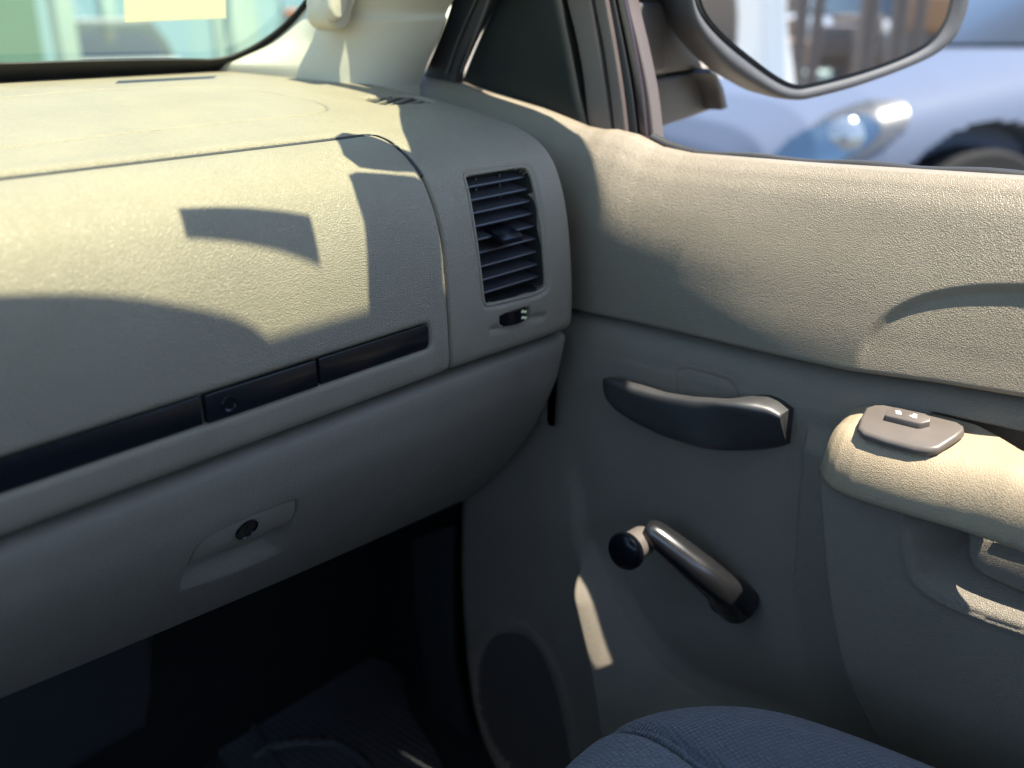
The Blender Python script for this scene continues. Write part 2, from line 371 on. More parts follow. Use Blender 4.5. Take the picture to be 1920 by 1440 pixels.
tt = np.linspace(0, 1, 150)
def along(E, t): E = np.array(E); c = spline(E, 12); tc = spline(np.array(t)[:, None], 12)[:, 0]; return np.stack([np.interp(tt, tc, c[:, j]) for j in range(3)], -1)
a, b, c = along(EL_, tE), along(EM_, tM), along(ER_, tR); rows = []
b[:, 0] -= 0.045*smooth(0.08, 0.26, b[:, 2])
q1 = np.linspace(0, 1, 16)[:, None]; q2 = np.linspace(0, 1, 26)[:, None]
for i in range(len(tt)):
    m1 = 0.5*(a[i]+b[i])+np.array([-0.010, -0.012, 0.004]); m2 = 0.5*(b[i]+c[i])+np.array([-0.016, -0.030, -0.003])*(1-0.4*tt[i])
    l1 = (1-q1)**2*a[i]+2*q1*(1-q1)*m1+q1**2*b[i]; l2 = (1-q2)**2*b[i]+2*q2*(1-q2)*m2+q2**2*c[i]
    r_ = np.vstack([l1, l2[1:]])
    for _ in range(2): r_[1:-1] = 0.25*r_[:-2]+0.5*r_[1:-1]+0.25*r_[2:]
    rows.append(r_)
G = np.stack(rows)
low = G[0].copy(); low[:, 2] -= 0.03; G = np.concatenate([low[None], G])
mesh_np('trim_shell', G.reshape(-1, 3), grid_f(*G.shape[:2]), M_cream, pillar)
c2 = c.copy(); c2[:, 0] = np.maximum(c[:, 0]+0.03, np.interp(c[:, 2], [0.0, 0.06, 0.2, 0.35], [0.845, 0.862, 0.840, 0.820]))
back_ = np.stack([a+np.array([0.012, 0.004, 0.008]), c+np.array([0.02, 0.02, 0.02]), c2+np.array([0, 0.02, 0.02])], 1); mesh_np('pillar_steel', back_.reshape(-1, 3), grid_f(len(tt), 3), M_hole, pillar)
# grab handle: foot on the pillar, bar rising along it
foot = [(612, -60), (612, 0), (613, 28), (619, 45), (632, 55), (646, 55), (657, 44), (663, 22), (668, 0), (676, -60)]
A = spline([U(*p, 1, 0.846) for p in foot], 4); bm = bmesh.new(); add_prism(bm, A, (0, 0.035, 0.0), 0.006, 4); gh = bm_obj('grab_handle', bm, M_cream, pillar, True, 60)
grip = [(619, -60), (619, 0), (621, 22), (628, 36), (638, 39), (648, 33), (654, 15), (658, 0), (664, -60)]
A = spline([U(*p, 1, 0.838) for p in grip], 4); bm = bmesh.new(); add_prism(bm, A, (0, 0.012, 0.0), 0.005, 4); bm_obj('grip', bm, M_cream, gh, True, 60)
PH = PW-NW*0.06  # added unseen plates below, outlined by dash shadows traced back toward the sun
for pts in ([(640, 262), (655, 255), (690, 255), (740, 274), (790, 300), (796, 326), (745, 325), (700, 320), (675, 316), (655, 300)],
            [(664, 345), (680, 338), (720, 342), (790, 352), (812, 372), (828, 450), (833, 560), (836, 640), (700, 660), (694, 600), (690, 450), (676, 395)]):
    A = [toward_sun(hit_top(p), PH, NW) for p in pts]; bm = bmesh.new(); add_prism(bm, A, NW*0.012, 0.003, 2); bm_obj('bracket_shadow_caster', bm, M_cream, gh, True, 60)
rod = [U(640, -60, 1, 0.85), np.array([0.728, 0.72, 0.125]), np.array([0.718, 0.646, 0.169]), np.array([0.695, 0.594, 0.203]), np.array([0.655, 0.50, 0.26])]
rod = spline(rod, 8); tube('handle_bar', rod, [0.012]*len(rod), M_cream, gh, n=16)

# footwell: floor, heater box, mat
bm = bmesh.new(); add_box(bm, (-0.90, -0.86, -1.0), (0.93, 1.10, -0.955), 0.01); tag(bm_obj('cab_floor', bm, M_carpet, None, True, 40), kind='structure')
hb = [U(*p, 1, 0.80) for p in [(-120, 1250), (200, 1150), (296, 1120), (302, 1190), (300, 1300), (288, 1372), (170, 1440), (60, 1500), (-120, 1560)]]
bm = bmesh.new(); add_prism(bm, hb, (0, 0.24, 0), 0.02, 3); tag(bm_obj('heater_box', bm, plastic('dark heater case plastic', (0.025, 0.026, 0.028), 0.5), None, True, 40), 'dark plastic heater box in the footwell under the glove box', 'heater box')
mm, nt_, b_ = mat_base('ribbed dark rubber mat', (0.095, 0.10, 0.11), 0.55)
tc = nt_.nodes.new('ShaderNodeTexCoord'); vo = nt_.nodes.new('ShaderNodeTexVoronoi'); vo.inputs['Scale'].default_value = 95; vo.inputs['Randomness'].default_value = 0.0
nt_.links.new(tc.outputs['Object'], vo.inputs['Vector']); bp_ = nt_.nodes.new('ShaderNodeBump'); bp_.inputs['Strength'].default_value = 1.0; bp_.inputs['Distance'].default_value = 0.004
nt_.links.new(vo.outputs['Distance'], bp_.inputs['Height']); nt_.links.new(bp_.outputs[0], b_.inputs['Normal']); mottle(nt_, b_, (0.095, 0.10, 0.11), 0.4, 9, tc.outputs['Object'])
mat_t = thing('floor_mat', (0.6, 0.7, -0.95), 'dark dusty ribbed rubber mat on the passenger footwell floor', 'floor mat')
zf = -0.945
A = [U(*p, 2, zf) for p in [(360, 1280), (560, 1215), (730, 1240), (770, 1330), (830, 1480), (560, 1560), (430, 1440)]]
bm = bmesh.new(); add_prism(bm, spline(A, 4, True), (0, 0, -0.012), 0.003, 2); bm_obj('mat_sheet', bm, mm, mat_t, True, 40)
for pts, r_ in (([(405, 1235), (440, 1300), (480, 1370), (530, 1450)], 0.006), ([(470, 1420), (520, 1398), (600, 1392), (650, 1405), (690, 1440), (715, 1490)], 0.008)):
    P = spline([U(*p, 2, zf+0.001) for p in pts], 8); tube('raised_rib', P, [r_]*len(P), mm, mat_t, n=12)

# ------------------------------------------------------------------ the dashboard
TOP = Profile([(1.30, -0.036), (1.15, -0.038), (1.05, -0.040), (0.95, -0.0455), (0.85, -0.054), (0.77, -0.064), (0.71, -0.074), (0.665, -0.0835),
               (0.637, -0.0915), (0.613, -0.105), (0.598, -0.122), (0.587, -0.150), (0.580, -0.188), (0.5765, -0.235), (0.577, -0.268), (0.580, -0.2805), (0.588, -0.285)])
LOW = Profile([(0.615, -0.2895), (0.596, -0.2905), (0.5865, -0.2945), (0.5835, -0.302), (0.585, -0.318), (0.592, -0.345), (0.613, -0.385), (0.640, -0.425), (0.672, -0.465),
               (0.705, -0.500), (0.74, -0.535), (0.78, -0.575)])
XEND = 0.760
def T_(px): return np.array([TOP.hit(*p) for p in px])
def L_(px): return np.array([LOW.hit(*p) for p in px])
S_GAP = TOP.L-0.004
dashboard = thing('dashboard', (0.35, 0.75, -0.55), 'taupe grained vinyl dashboard with glove box and side air vent, beside the passenger door', 'dashboard')

lid_c = T_([(640, 257), (672, 252), (700, 251), (722, 258), (748, 276), (780, 310), (803, 350), (820, 400), (833, 460), (840, 540), (845, 620), (845, 688)])
s_lid = lid_c[0, 1]
lid_line = np.vstack([[[-0.70, s_lid]], spline(lid_c, 10), [[lid_c[-1, 0], S_GAP+0.01]]])
lid_poly = np.vstack([lid_line, [[-0.70, S_GAP+0.01]]])
bag_front = T_([(0, 278), (200, 254), (400, 233), (560, 217)])
bag_c = T_([(590, 213), (606, 209), (613, 204), (607, 197), (585, 189), (550, 182)])
bag_back = T_([(460, 168), (330, 163), (180, 168), (0, 183)])
f0 = bag_front[:, 1].mean(); 
bag_line = np.vstack([[[-0.25, bag_front[0, 1]]], spline(np.vstack([bag_front, bag_c, bag_back]), 8), [[-0.25, bag_back[-1, 1]]]])
tr_t = T_([(0, 861), (805, 606)])[:, 1].mean(); tr_b = T_([(0, 933), (800, 657)])[:, 1].mean()
x_tr = T_([(808, 625)])[0, 0]
rc = 0.006
trim_poly = np.array([[-0.45, tr_t]]+[[x_tr-rc+rc*math.sin(a), tr_t+rc-rc*math.cos(a)] for a in np.linspace(0, math.pi/2, 7)] +
                     [[x_tr-rc+rc*math.cos(a), tr_b-rc+rc*math.sin(a)] for a in np.linspace(0, math.pi/2, 7)]+[[-0.45, tr_b]])
vent_poly = spline(T_([(876, 325), (900, 320), (940, 313), (970, 309), (982, 312), (992, 328), (1003, 375), (1012, 430), (1017, 490), (1019, 530), (1013, 543), (990, 553), (940, 567), (915, 572),
                       (909, 563), (905, 530), (897, 465), (887, 400), (876, 345), (872, 331)]), 6, True)
slot_poly = T_([(934, 592), (948, 586), (985, 573), (988, 575), (989, 594), (984, 598), (940, 611), (935, 609)])
def_poly = spline(T_([(672, 183), (700, 180), (740, 178), (772, 179), (795, 184), (816, 191), (790, 194), (745, 196), (712, 196)]), 5, True)
thumb_lo = T_([(922, 618), (950, 611)]); thumb_hi = T_([(985, 596), (1012, 592)])

xs = np.unique(np.r_[np.linspace(-0.70, 0.10, 60), np.linspace(0.10, 0.17, 25), np.arange(0.17, XEND, 0.0014), XEND])
ss = np.unique(np.r_[np.linspace(0, 0.28, 90), np.arange(0.28, TOP.L, 0.00135), TOP.L])
XX, SS = np.meshgrid(xs, ss, indexing='ij'); Q = np.stack([XX.ravel(), SS.ravel()], -1)
yz = TOP.at(Q[:, 1]); nn = TOP.normal(Q[:, 1])
dep = np.zeros(len(Q))
r = near(Q, lid_line); front_ = smooth(0.004, -0.004, Q[:, 1]-s_lid-0.002)
dep += (0.0045*np.exp(-(r/(0.0013+0.0014*front_))**2)+0.0012*np.exp(-(r/0.006)**2))
dep -= 0.0015*smooth(0.02, 0.0, np.abs(Q[:, 1]-s_lid+0.008))*(Q[:, 1] < s_lid)*smooth(0.62, 0.5, Q[:, 0])*smooth(0, 0.003, r)
r = near(Q, bag_line); dep += 0.0028*np.exp(-(r/0.0010)**2)
d = sdf(Q, trim_poly); dep += 0.0065*smooth(0.0012, -0.0012, d)+0.0012*np.exp(-(np.maximum(d, 0)/0.003)**2)*(d > 0)
d_v = sdf(Q, vent_poly); dep += 0.036*smooth(0.0, -0.0030, d_v)+0.0025*smooth(0.006, 0.0, d_v)
d_s = sdf(Q, slot_poly); dep += 0.012*smooth(0.0, -0.002, d_s)
for sc_, wd in ((thumb_lo, 0.0035), (thumb_hi, 0.0035)):
    r = near(Q, sc_); dep += 0.0025*np.exp(-(r/wd)**2)*(d_s > 0)
d_d = sdf(Q, def_poly); dep += 0.0030*smooth(0.0, -0.0022, d_d)
rr = 0.012; e = np.clip(Q[:, 0]-(XEND-rr), 0, rr); dep += rr-np.sqrt(np.maximum(rr*rr-e*e, 0))
yz = yz-nn*dep[:, None]
yz[:, 0] -= 0.005*smooth(0.60, 0.72, Q[:, 0])*smooth(0.62, 0.70, Q[:, 1]-0.0)
V = np.column_stack([Q[:, 0], yz]); n_, m_ = XX.shape
V3 = V.reshape(n_, m_, 3); N3 = np.column_stack([np.zeros(len(Q)), nn]).reshape(n_, m_, 3)
ext = np.stack([V3[-1]-N3[-1]*k for k in (0.02, 0.06)]); V = np.vstack([V, ext.reshape(-1, 3)]); n_ += 2
F = grid_f(n_, m_); Qe = np.vstack([Q, np.column_stack([np.full(2*m_, XEND+0.02), np.tile(ss, 2)])])
cen = Qe[F].mean(1)
bot = cen[:, 1] > S_GAP+0.0
in_v = sdf(cen, vent_poly) < -0.0003; in_s = sdf(cen, slot_poly) < -0.001; in_d = sdf(cen, def_poly) < -0.0016
in_l = inside(cen, lid_poly); in_b = inside(cen, np.vstack([bag_line]))
rest = ~(in_v | in_s | in_d)
mesh_np('upper_panel', V, F[rest & ~in_l & ~in_b], M_dash, dashboard)
mesh_np('storage_lid', V, F[rest & in_l], M_dash, dashboard)
mesh_np('airbag_cover', V, F[rest & in_b & ~in_l], M_dash, dashboard)
vent = mesh_np('air_vent', V, F[in_v], M_hole, dashboard)
slot = mesh_np('vent_adjuster', V, F[in_s], M_hole, dashboard)
defr = mesh_np('defroster_vent', V, F[in_d], M_hole, dashboard)

def on_top(x, s, d=0.0):                            # a point of the upper panel, d inwards
    yz = TOP.at(s); n = TOP.normal(s); y = yz[0]-n[0]*d-0.005*float(smooth(0.60, 0.72, x)*smooth(0.62, 0.70, s))
    return np.array([x, y, yz[1]-n[1]*d])
# louvres
for i in range(9):
    k = i/8.0
    a = np.array([880, 352])*(1-k)+np.array([907, 553])*k if False else None
    yl = [351, 377, 402, 427.5, 453, 478, 504, 529, 553][i]; xl_ = np.interp(yl, [330, 572], [873, 909])
    q = TOP.hit(xl_+8, yl-3); s_ = q[1]
    cr = []
    for p, p2 in zip(vent_poly, np.roll(vent_poly, -1, 0)):
        if (p[1]-s_)*(p2[1]-s_) < 0: cr.append(p[0]+(p2[0]-p[0])*(s_-p[1])/(p2[1]-p[1]))
    x0, x1 = min(cr)+0.0004, max(cr)-0.0030
    f = on_top(x0, s_, 0.0045); bm = bmesh.new()
    y0, z0 = f[1], f[2]; t = 0.0011; dy, dz = 0.024, 0.0086
    prof = [(y0, z0-t), (y0-0.0006, z0), (y0, z0+t), (y0+dy, z0+dz+t*0.6), (y0+dy, z0+dz-t*0.6)]
    add_prism(bm, [(x0, a_, b_) for a_, b_ in prof], (x1-x0, 0, 0))
    # the free end is cut back at a slant
    for v in bm.verts:
        if v.co.x > x1-1e-5 and v.co.y > y0+0.01: v.co.x -= 0.011
    bm_obj('louvre', bm, M_slat, vent, True, 30)
for x_ in (0.655, 0.685):
    bm = bmesh.new(); p = on_top(x_, TOP.hit(950, 440)[1], 0.030); add_box(bm, (x_-0.0008, p[1]-0.004, p[2]-0.055), (x_+0.0008, p[1]+0.004, p[2]+0.055)); bm_obj('rear_vane', bm, M_slat, vent)
# slider tab on the middle louvre
q = TOP.hit(948, 447); c = on_top(q[0], q[1], 0.0)
bm = bmesh.new(); y0 = c[1]-0.006
add_prism(bm, [(c[0]-0.014, y0, c[2]-0.0035), (c[0]+0.0135, y0+0.0005, c[2]-0.0035), (c[0]+0.014, y0+0.004, c[2]+0.0035), (c[0]+0.0115, y0+0.020, c[2]+0.0085), (c[0]-0.011, y0+0.020, c[2]+0.0085), (c[0]-0.014, y0+0.003, c[2]+0.0035)][:0] or
          [(c[0]-0.014, y0, c[2]-0.003), (c[0]-0.014, y0-0.001, c[2]+0.0015), (c[0]-0.014, y0+0.003, c[2]+0.005), (c[0]-0.014, y0+0.022, c[2]+0.0105), (c[0]-0.014, y0+0.022, c[2]+0.003)], (0.0275, 0, 0), 0.0009, 2)
bm_obj('slider_tab', bm, M_trim, vent, True, 30)
# thumb wheel with two wavy marks
q = TOP.hit(962, 592); c = on_top(q[0], q[1], 0.0)
bm = bmesh.new(); R_ = 0.030; hw = 0.0062; nW = 46; half = 0.019
for k in range(nW):
    a0 = (k/nW-0.5)*2*math.asin(half/R_); a1 = ((k+0.9)/nW-0.5)*2*math.asin(half/R_); rb = R_+(0.0003 if k % 2 else -0.0003)
    if k > nW*0.56: rb = R_
    ring = [(c[0]+rb*math.sin(a0), c[1]+R_-0.0035-rb*math.cos(a0), c[2]-hw), (c[0]+rb*math.sin(a1), c[1]+R_-0.0035-rb*math.cos(a1), c[2]-hw),
            (c[0]+(R_-0.006)*math.sin(a1), c[1]+R_-0.0035-(R_-0.006)*math.cos(a1), c[2]-hw), (c[0]+(R_-0.006)*math.sin(a0), c[1]+R_-0.0035-(R_-0.006)*math.cos(a0), c[2]-hw)]
    add_prism(bm, ring, (0, 0, 2*hw))
wheel = bm_obj('thumb_wheel', bm, M_trim, slot, False)
bm = bmesh.new()
for dz in (-0.0028, 0.0030):
    pth = [(c[0]+0.0045+0.0075*u, c[1]-0.0036+0.0006*u, c[2]+dz+0.0010*math.sin(2*math.pi*u)) for u in np.linspace(0, 1, 9)]
    VV, FF = sweep(pth, [(0.0005, 0.0011)]*9, 8)
    b0 = [bm.verts.new(tuple(v)) for v in VV]
    for f in FF: bm.faces.new([b0[i] for i in dict.fromkeys(f)])
bm_obj('wave_mark', bm, M_mark, slot, True)
# defroster fins
for (a, b) in (((678, 186), (718, 180)), ((700, 194.5), (742, 180)), ((722, 196.5), (768, 180.5)), ((752, 196), (790, 185)), ((782, 195), (806, 188.5))):
    qa, qb = TOP.hit(*a), TOP.hit(*b); pa, pb = on_top(qa[0], qa[1], 0.0010), on_top(qb[0], qb[1], 0.0010)
    dr = (pb-pa); dr /= np.linalg.norm(dr); sd = np.cross(dr, (0, 0, 1)); sd /= np.linalg.norm(sd); sd *= 0.0012
    bm = bmesh.new(); add_prism(bm, [pa-sd, pa+sd, pb+sd, pb-sd], (0, 0.0003, -0.004), 0.0003, 1); bm_obj('fin', bm, M_smooth, defr, True, 30)
# the three black trim plates in their recess
def plate_on_top(name, outline, proud, thick, mat, parent, bev=0.0009):
    A = [on_top(x, s, -proud) for x, s in outline]; n = TOP.normal(np.mean([s for _, s in outline])); off = np.array([0, -n[0], -n[1]])*thick
    bm = bmesh.new(); add_prism(bm, A, off, bev, 2); return bm_obj(name, bm, mat, parent, True, 30)
xa, xb, xc = (TOP.hit(387, 772)[0], TOP.hit(598, 705)[0], x_tr-0.0012)
i0, i1 = tr_t+0.0010, tr_b-0.0010
def rect(x0, x1, r0=0.001, r1=0.001):
    P = []
    for (cx, cy, r, a0) in ((x1-r1, i0+r1, r1, -90), (x1-r1, i1-r1, r1, 0), (x0+r0, i1-r0, r0, 90), (x0+r0, i0+r0, r0, 180)):
        for a in np.linspace(a0, a0+90, 6): P.append((cx+r*math.cos(math.radians(a)), cy+r*math.sin(math.radians(a))))
    return P
t1 = plate_on_top('trim_strip', rect(-0.44, xa-0.0022), -0.0024, 0.0035, M_trim, dashboard)
t2 = plate_on_top('trim_strip', rect(xa+0.0004, xb-0.0008, 0.0015), -0.0004, 0.0055, M_trim, dashboard)
t3 = plate_on_top('trim_strip', rect(xb+0.0022, xc, 0.0015, 0.0048), -0.0016, 0.0045, M_trim, dashboard)
q = TOP.hit(430, 757); c = on_top(q[0], q[1], 0.0004)
bm = bmesh.new(); add_lathe(bm, [(0.0001, -0.002), (0.0034, -0.0012), (0.0046, 0.0004), (0.0054, 0.0008), (0.0058, 0.0004), (0.0058, -0.0018)][::-1], c, (0, -1, 0.02), 28)
bm_obj('round_button', bm, M_trim, t2, True, 60)

# lower glove box door
sl_ = LOW.hit(0, 1318); sr_ = LOW.hit(860, 945)
bc = L_([(1068, 622), (1067, 650), (1058, 690), (1040, 740), (1015, 790), (980, 840), (940, 884), (900, 918), (868, 941)])
edge = spline(bc, 8)
us = np.r_[np.linspace(0, 0.45, 30)[:-1], np.linspace(0.45, 1, 420)]
x_left = -0.55
vs_ = np.linspace(0, 1, 270)
G = np.zeros((len(us), len(vs_), 2))
s_end = np.interp
o_s = np.argsort(edge[:, 1]); eS, eX = edge[o_s, 1], edge[o_s, 0]
for i, u in enumerate(us):
    xb_ = x_left+u*(sr_[0]-x_left); sb = sl_[1]+(sr_[1]-sl_[1])*(xb_-sl_[0])/(sr_[0]-sl_[0])
    s_row = vs_*sb
    xr = np.interp(s_row, eS, eX)
    G[i, :, 0] = x_left+u*(xr-x_left); G[i, :, 1] = s_row
n_, m_ = G.shape[:2]; Q = G.reshape(-1, 2)
yz = LOW.at(Q[:, 1]); nn = LOW.normal(Q[:, 1]); dep = np.zeros(len(Q))
xr = np.interp(Q[:, 1], eS, eX); e = np.clip(Q[:, 0]-(xr-0.014), 0, 0.014); dep += 0.014-np.sqrt(np.maximum(0.014**2-e**2, 0))
sb = sl_[1]+(sr_[1]-sl_[1])*(Q[:, 0]-sl_[0])/(sr_[0]-sl_[0]); e = np.clip(Q[:, 1]-(sb-0.010), 0, 0.010); dep += 0.010-np.sqrt(np.maximum(0.010**2-e**2, 0))
pad_px = [(352, 1062), (362, 1040), (376, 1020), (398, 1003), (440, 982), (500, 958), (540, 942), (556, 938), (556, 955), (552, 970), (545, 981), (500, 1000), (420, 1034)]
paddle = L_(pad_px); scoop = L_([(333, 1112), (345, 1075), (352, 1058), (420, 1026), (500, 992), (546, 974), (558, 944), (562, 962), (552, 1000), (530, 1035), (500, 1052), (420, 1084)])
d_p = sdf(Q, paddle); d_c = sdf(Q, scoop)
ramp = np.zeros(len(Q)); sel = d_c < 0.0
low_line = L_([(333, 1112), (420, 1084), (500, 1052), (530, 1035), (552, 1000), (562, 962)])
r = near(Q, low_line); ramp = 0.011*smooth(0.0, 0.024, r)*smooth(0.0, -0.003, d_c)
dep += np.maximum(ramp, 0.004*smooth(0.0012, -0.0010, d_p))
yz = yz-nn*dep[:, None]
V = np.column_stack([Q[:, 0], yz]); V3 = V.reshape(n_, m_, 3); N3 = np.column_stack([np.zeros(len(Q)), nn]).reshape(n_, m_, 3)
ext = np.stack([V3[-1]-N3[-1]*k for k in (0.03, 0.10)]); V = np.vstack([V, ext.reshape(-1, 3)])
gbox = mesh_np('glove_box_door', V, grid_f(n_+2, m_), M_low, dashboard)
# underside
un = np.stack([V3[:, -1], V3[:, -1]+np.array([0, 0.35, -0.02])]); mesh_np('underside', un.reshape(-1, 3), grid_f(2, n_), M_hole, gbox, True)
def on_low(x, s, d=0.0):
    yz = LOW.at(s); n = LOW.normal(s); return np.array([x, yz[0]-n[0]*d, yz[1]-n[1]*d])
pc = paddle.mean(0); pd = [on_low(*(pc+(p-pc)*0.985), 0.0006) for p in paddle]
n = LOW.normal(pc[1]); bm = bmesh.new(); add_prism(bm, pd, np.array([0, -n[0], -n[1]])*0.006, 0.0012, 2); latch = bm_obj('latch_handle', bm, M_smooth, gbox, True, 35)
q = LOW.hit(463, 993); c = on_low(q[0], q[1], 0.0004); n3 = np.array([0, n[0], n[1]])
bm = bmesh.new(); add_lathe(bm, [(0.0098, -0.004), (0.0098, 0.0012), (0.0092, 0.0016), (0.0086, 0.0004), (0.0080, 0.0004), (0.0001, 0.0004)], c, n3, 36); lock = bm_obj('lock_cylinder', bm, M_trim, latch, True, 40)

# black tube in the front seam of the lid, painted-in shade of the overhang
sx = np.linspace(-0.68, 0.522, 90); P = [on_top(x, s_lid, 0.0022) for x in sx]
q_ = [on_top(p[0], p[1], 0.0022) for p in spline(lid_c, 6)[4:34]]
P = np.array(P+q_[::1]); tube('seam_shade', P[P[:, 0].argsort()], [(0.0019, 0.0019)]*len(P), M_rubber, dashboard, n=8)

u_ = np.cross(n3, [1, 0, 0]); c2_ = c+n3*0.0006; bm = bmesh.new(); add_prism(bm, [c2_+np.array([1, 0, 0])*i*0.0009+u_*j*0.0042 for i, j in ((-1, -1), (1, -1), (1, 1), (-1, 1))], n3*0.0004); bm_obj('key_slot', bm, M_hole, latch, False)

for nm, pl, r_, dd in (('vent_rim', vent_poly, 0.0019, 0.0030), ('slot_rim', spline(slot_poly, 4, True), 0.0010, 0.0016)):
    P = [on_top(x, s, dd) for x, s in np.vstack([pl, pl[:2]])]; P = np.array(P); T_n = np.linalg.norm(np.diff(P, axis=0), axis=1) > 1e-5
    P = P[np.r_[True, T_n]]; tube(nm, P, [r_]*len(P), M_dash, dashboard, n=10, up=(0, -1, 0.1))

# ------------------------------------------------------------------ the passenger door
door = thing('door_assembly', (0.85, 0.25, -0.95), 'taupe passenger door panel with black pull handle, window crank and tan armrest, beside the dashboard', 'car door'); door['kind'] = 'thing'
top_px = [(850, 157), (950, 189), (1000, 205), (1085, 240), (1115, 246), (1140, 246), (1180, 256), (1225, 279), (1280, 291), (1500, 309), (1920, 336)]
tp = np.array([U(*p, 0, 0.838)[1:] for p in top_px]); tp = tp[::-1]
tp = np.vstack([[-0.9, tp[0, 1]+0.004], [-0.1, tp[0, 1]+0.002], tp, [1.0, -0.03]])
def z_top(y): return np.interp(y, tp[:, 0], tp[:, 1])
sp = np.array([U(*p, 0, 0.780)[1:] for p in [(1060, 590), (1085, 596), (1300, 641), (1590, 701), (1750, 723), (1920, 752)]])[::-1]
sp = np.vstack([[-0.9, sp[0, 1]+0.01], sp, [1.0, sp[-1, 1]]])
def z_seam(y): return np.interp(y, sp[:, 0], sp[:, 1])
dU = [0, 0.006, 0.012, 0.025, 0.05, 0.08, 0.11, 0.14, 0.185]
xF = [0.838, 0.829, 0.823, 0.813, 0.801, 0.7935, 0.7920, 0.7922, 0.793]
xR = [0.838, 0.830, 0.825, 0.8165, 0.8065, 0.796, 0.7875, 0.781, 0.7765]
pF = spline(np.column_stack([dU, xF]), 10); pR = spline(np.column_stack([dU, xR]), 10)
def x_up(y, z):
    d = z_top(y)-z; k = smooth(0.56, 0.30, y)
    return np.interp(d, pF[:, 0], pF[:, 1])*(1-k)+np.interp(d, pR[:, 0], pR[:, 1])*k
eL = spline([(0, 0.812), (0.004, 0.804), (0.010, 0.7965), (0.02, 0.7905), (0.035, 0.7875), (0.06, 0.786), (0.2, 0.788), (0.35, 0.791), (0.75, 0.80)], 8)
def x_low(y, z): return np.interp(z_seam(y)-z, eL[:, 0], eL[:, 1])
def dhit(px, py, f):
    x = 0.79
    for _ in range(40):
        p = U(px, py, 0, x); x = 0.5*x+0.5*float(f(p[1], p[2]))
    return U(px, py, 0, x)
def DU(pts): return np.array([dhit(*p, x_up)[1:] for p in pts])
def DL(pts): return np.array([dhit(*p, x_low)[1:] for p in pts])

# upper panel with its sunk arm rest bay
ys = np.unique(np.r_[np.linspace(-0.55, 0.10, 50), np.arange(0.10, 0.72, 0.0016), np.linspace(0.72, 0.92, 40)])
vv = np.linspace(0, 1, 150)
YY = np.repeat(ys[:, None], len(vv), 1); zt, zs = z_top(ys)[:, None], (z_seam(ys)+0.0015)[:, None]
ZZ = zt+(zs-zt)*vv[None, :]
Q = np.stack([YY.ravel(), ZZ.ravel()], -1); X = x_up(Q[:, 0], Q[:, 1])
bay = DU([(1602, 700), (1606, 660), (1625, 620), (1660, 585), (1700, 562), (1750, 545), (1830, 533), (1920, 531)])
bay = np.vstack([[bay[0, 0], bay[0, 1]-0.05], spline(bay, 8), [-0.8, bay[-1, 1]], [-0.8, bay[0, 1]-0.06]])
d = sdf(Q, bay)
X += (0.0065-0.0035*smooth(-0.15, -0.27, Q[:, 1]))*smooth(0.001, -0.010, d)*smooth(-0.280, -0.245, Q[:, 1])
dv = z_seam(Q[:, 0])+0.0015-Q[:, 1]; e = np.clip(0.005+dv, 0, 0.005)*1.0; X += 0.005-np.sqrt(np.maximum(0.005**2-e*e, 0))
G = np.column_stack([X, Q]).reshape(len(ys), len(vv), 3)
pre = [G[:, 0]+np.array(o) for o in ((0.030, 0, -0.03), (0.026, 0, -0.004), (0.018, 0, 0.0005), (0.008, 0, 0.0008))]
post = [G[:, -1]+np.array(o) for o in ((0.006, 0, 0.0004), (0.03, 0, 0.002))]
G = np.concatenate([np.stack(pre, 1), G, np.stack(post, 1)], 1)
mesh_np('upper_trim', G.reshape(-1, 3), grid_f(*G.shape[:2]), M_door, door)

# lower panel
edge_px = [(853, 925), (851, 1000), (849, 1080), (851, 1150), (856, 1230), (868, 1320), (885, 1390), (906, 1440)]
eg = np.array([U(*p, 0, 0.775)[1:] for p in edge_px])
eg = np.vstack([[0.80, -0.20], [0.79, -0.45], eg, [0.70, -1.05]])
def y_front(z): return np.interp(-z, -eg[:, 1], eg[:, 0])
us = np.r_[np.linspace(0, 1, 470)]
zz = np.r_[np.linspace(0, 0.03, 26)[:-1], np.linspace(0.03, 0.62, 390), np.linspace(0.62, 0.74, 30)[1:]]
Yb = -0.45
G = np.zeros((len(zz), len(us), 2))
for i, e_ in enumerate(zz):
    yf = y_front(-0.285-e_); y_ = np.where(us < 0.12, Yb+(0.08-Yb)*us/0.12, 0.08+(yf-0.08)*(us-0.12)/0.88)
    G[i, :, 0] = y_; G[i, :, 1] = z_seam(y_)-e_
Q = G.reshape(-1, 2); X = x_low(Q[:, 0], Q[:, 1])
# arm rest panel, proud of the rest behind the crease
cr_px = [(1556, 800), (1557, 900), (1562, 960), (1569, 1050), (1582, 1140), (1602, 1240), (1635, 1335), (1668, 1410)]
cr = DL(cr_px); crs = spline(cr, 8)
armp = np.vstack([[[crs[0, 0], -0.25]], crs, [[crs[-1, 0]-0.06, -0.95], [-0.8, -0.95], [-0.8, -0.25]]])
top_fade = smooth(-0.335, -0.36, Q[:, 1])
d_a = np.where(inside(Q, armp), -1, 1)*np.minimum(near(Q, crs), 0.05)
X -= (0.024*smooth(0.001, -0.007, d_a)+0.012*smooth(0.06, 0.0, np.maximum(d_a, 0)))*top_fade*smooth(-0.75, -0.5, Q[:, 1])
def x_arm(y, z): return float(x_low(y, z))-0.024
cup = np.array([dhit(*p, x_arm)[1:] for p in [(1702, 935), (1705, 985), (1708, 1030), (1722, 1070), (1745, 1096), (1790, 1122), (1850, 1146), (1920, 1170)]])
cupl = spline(cup, 8); cupp = np.vstack([[[cupl[0, 0], -0.30]], cupl, [[-0.15, cupl[-1, 1]-0.005], [-0.15, -0.30]]])
d_c = sdf(Q, cupp)
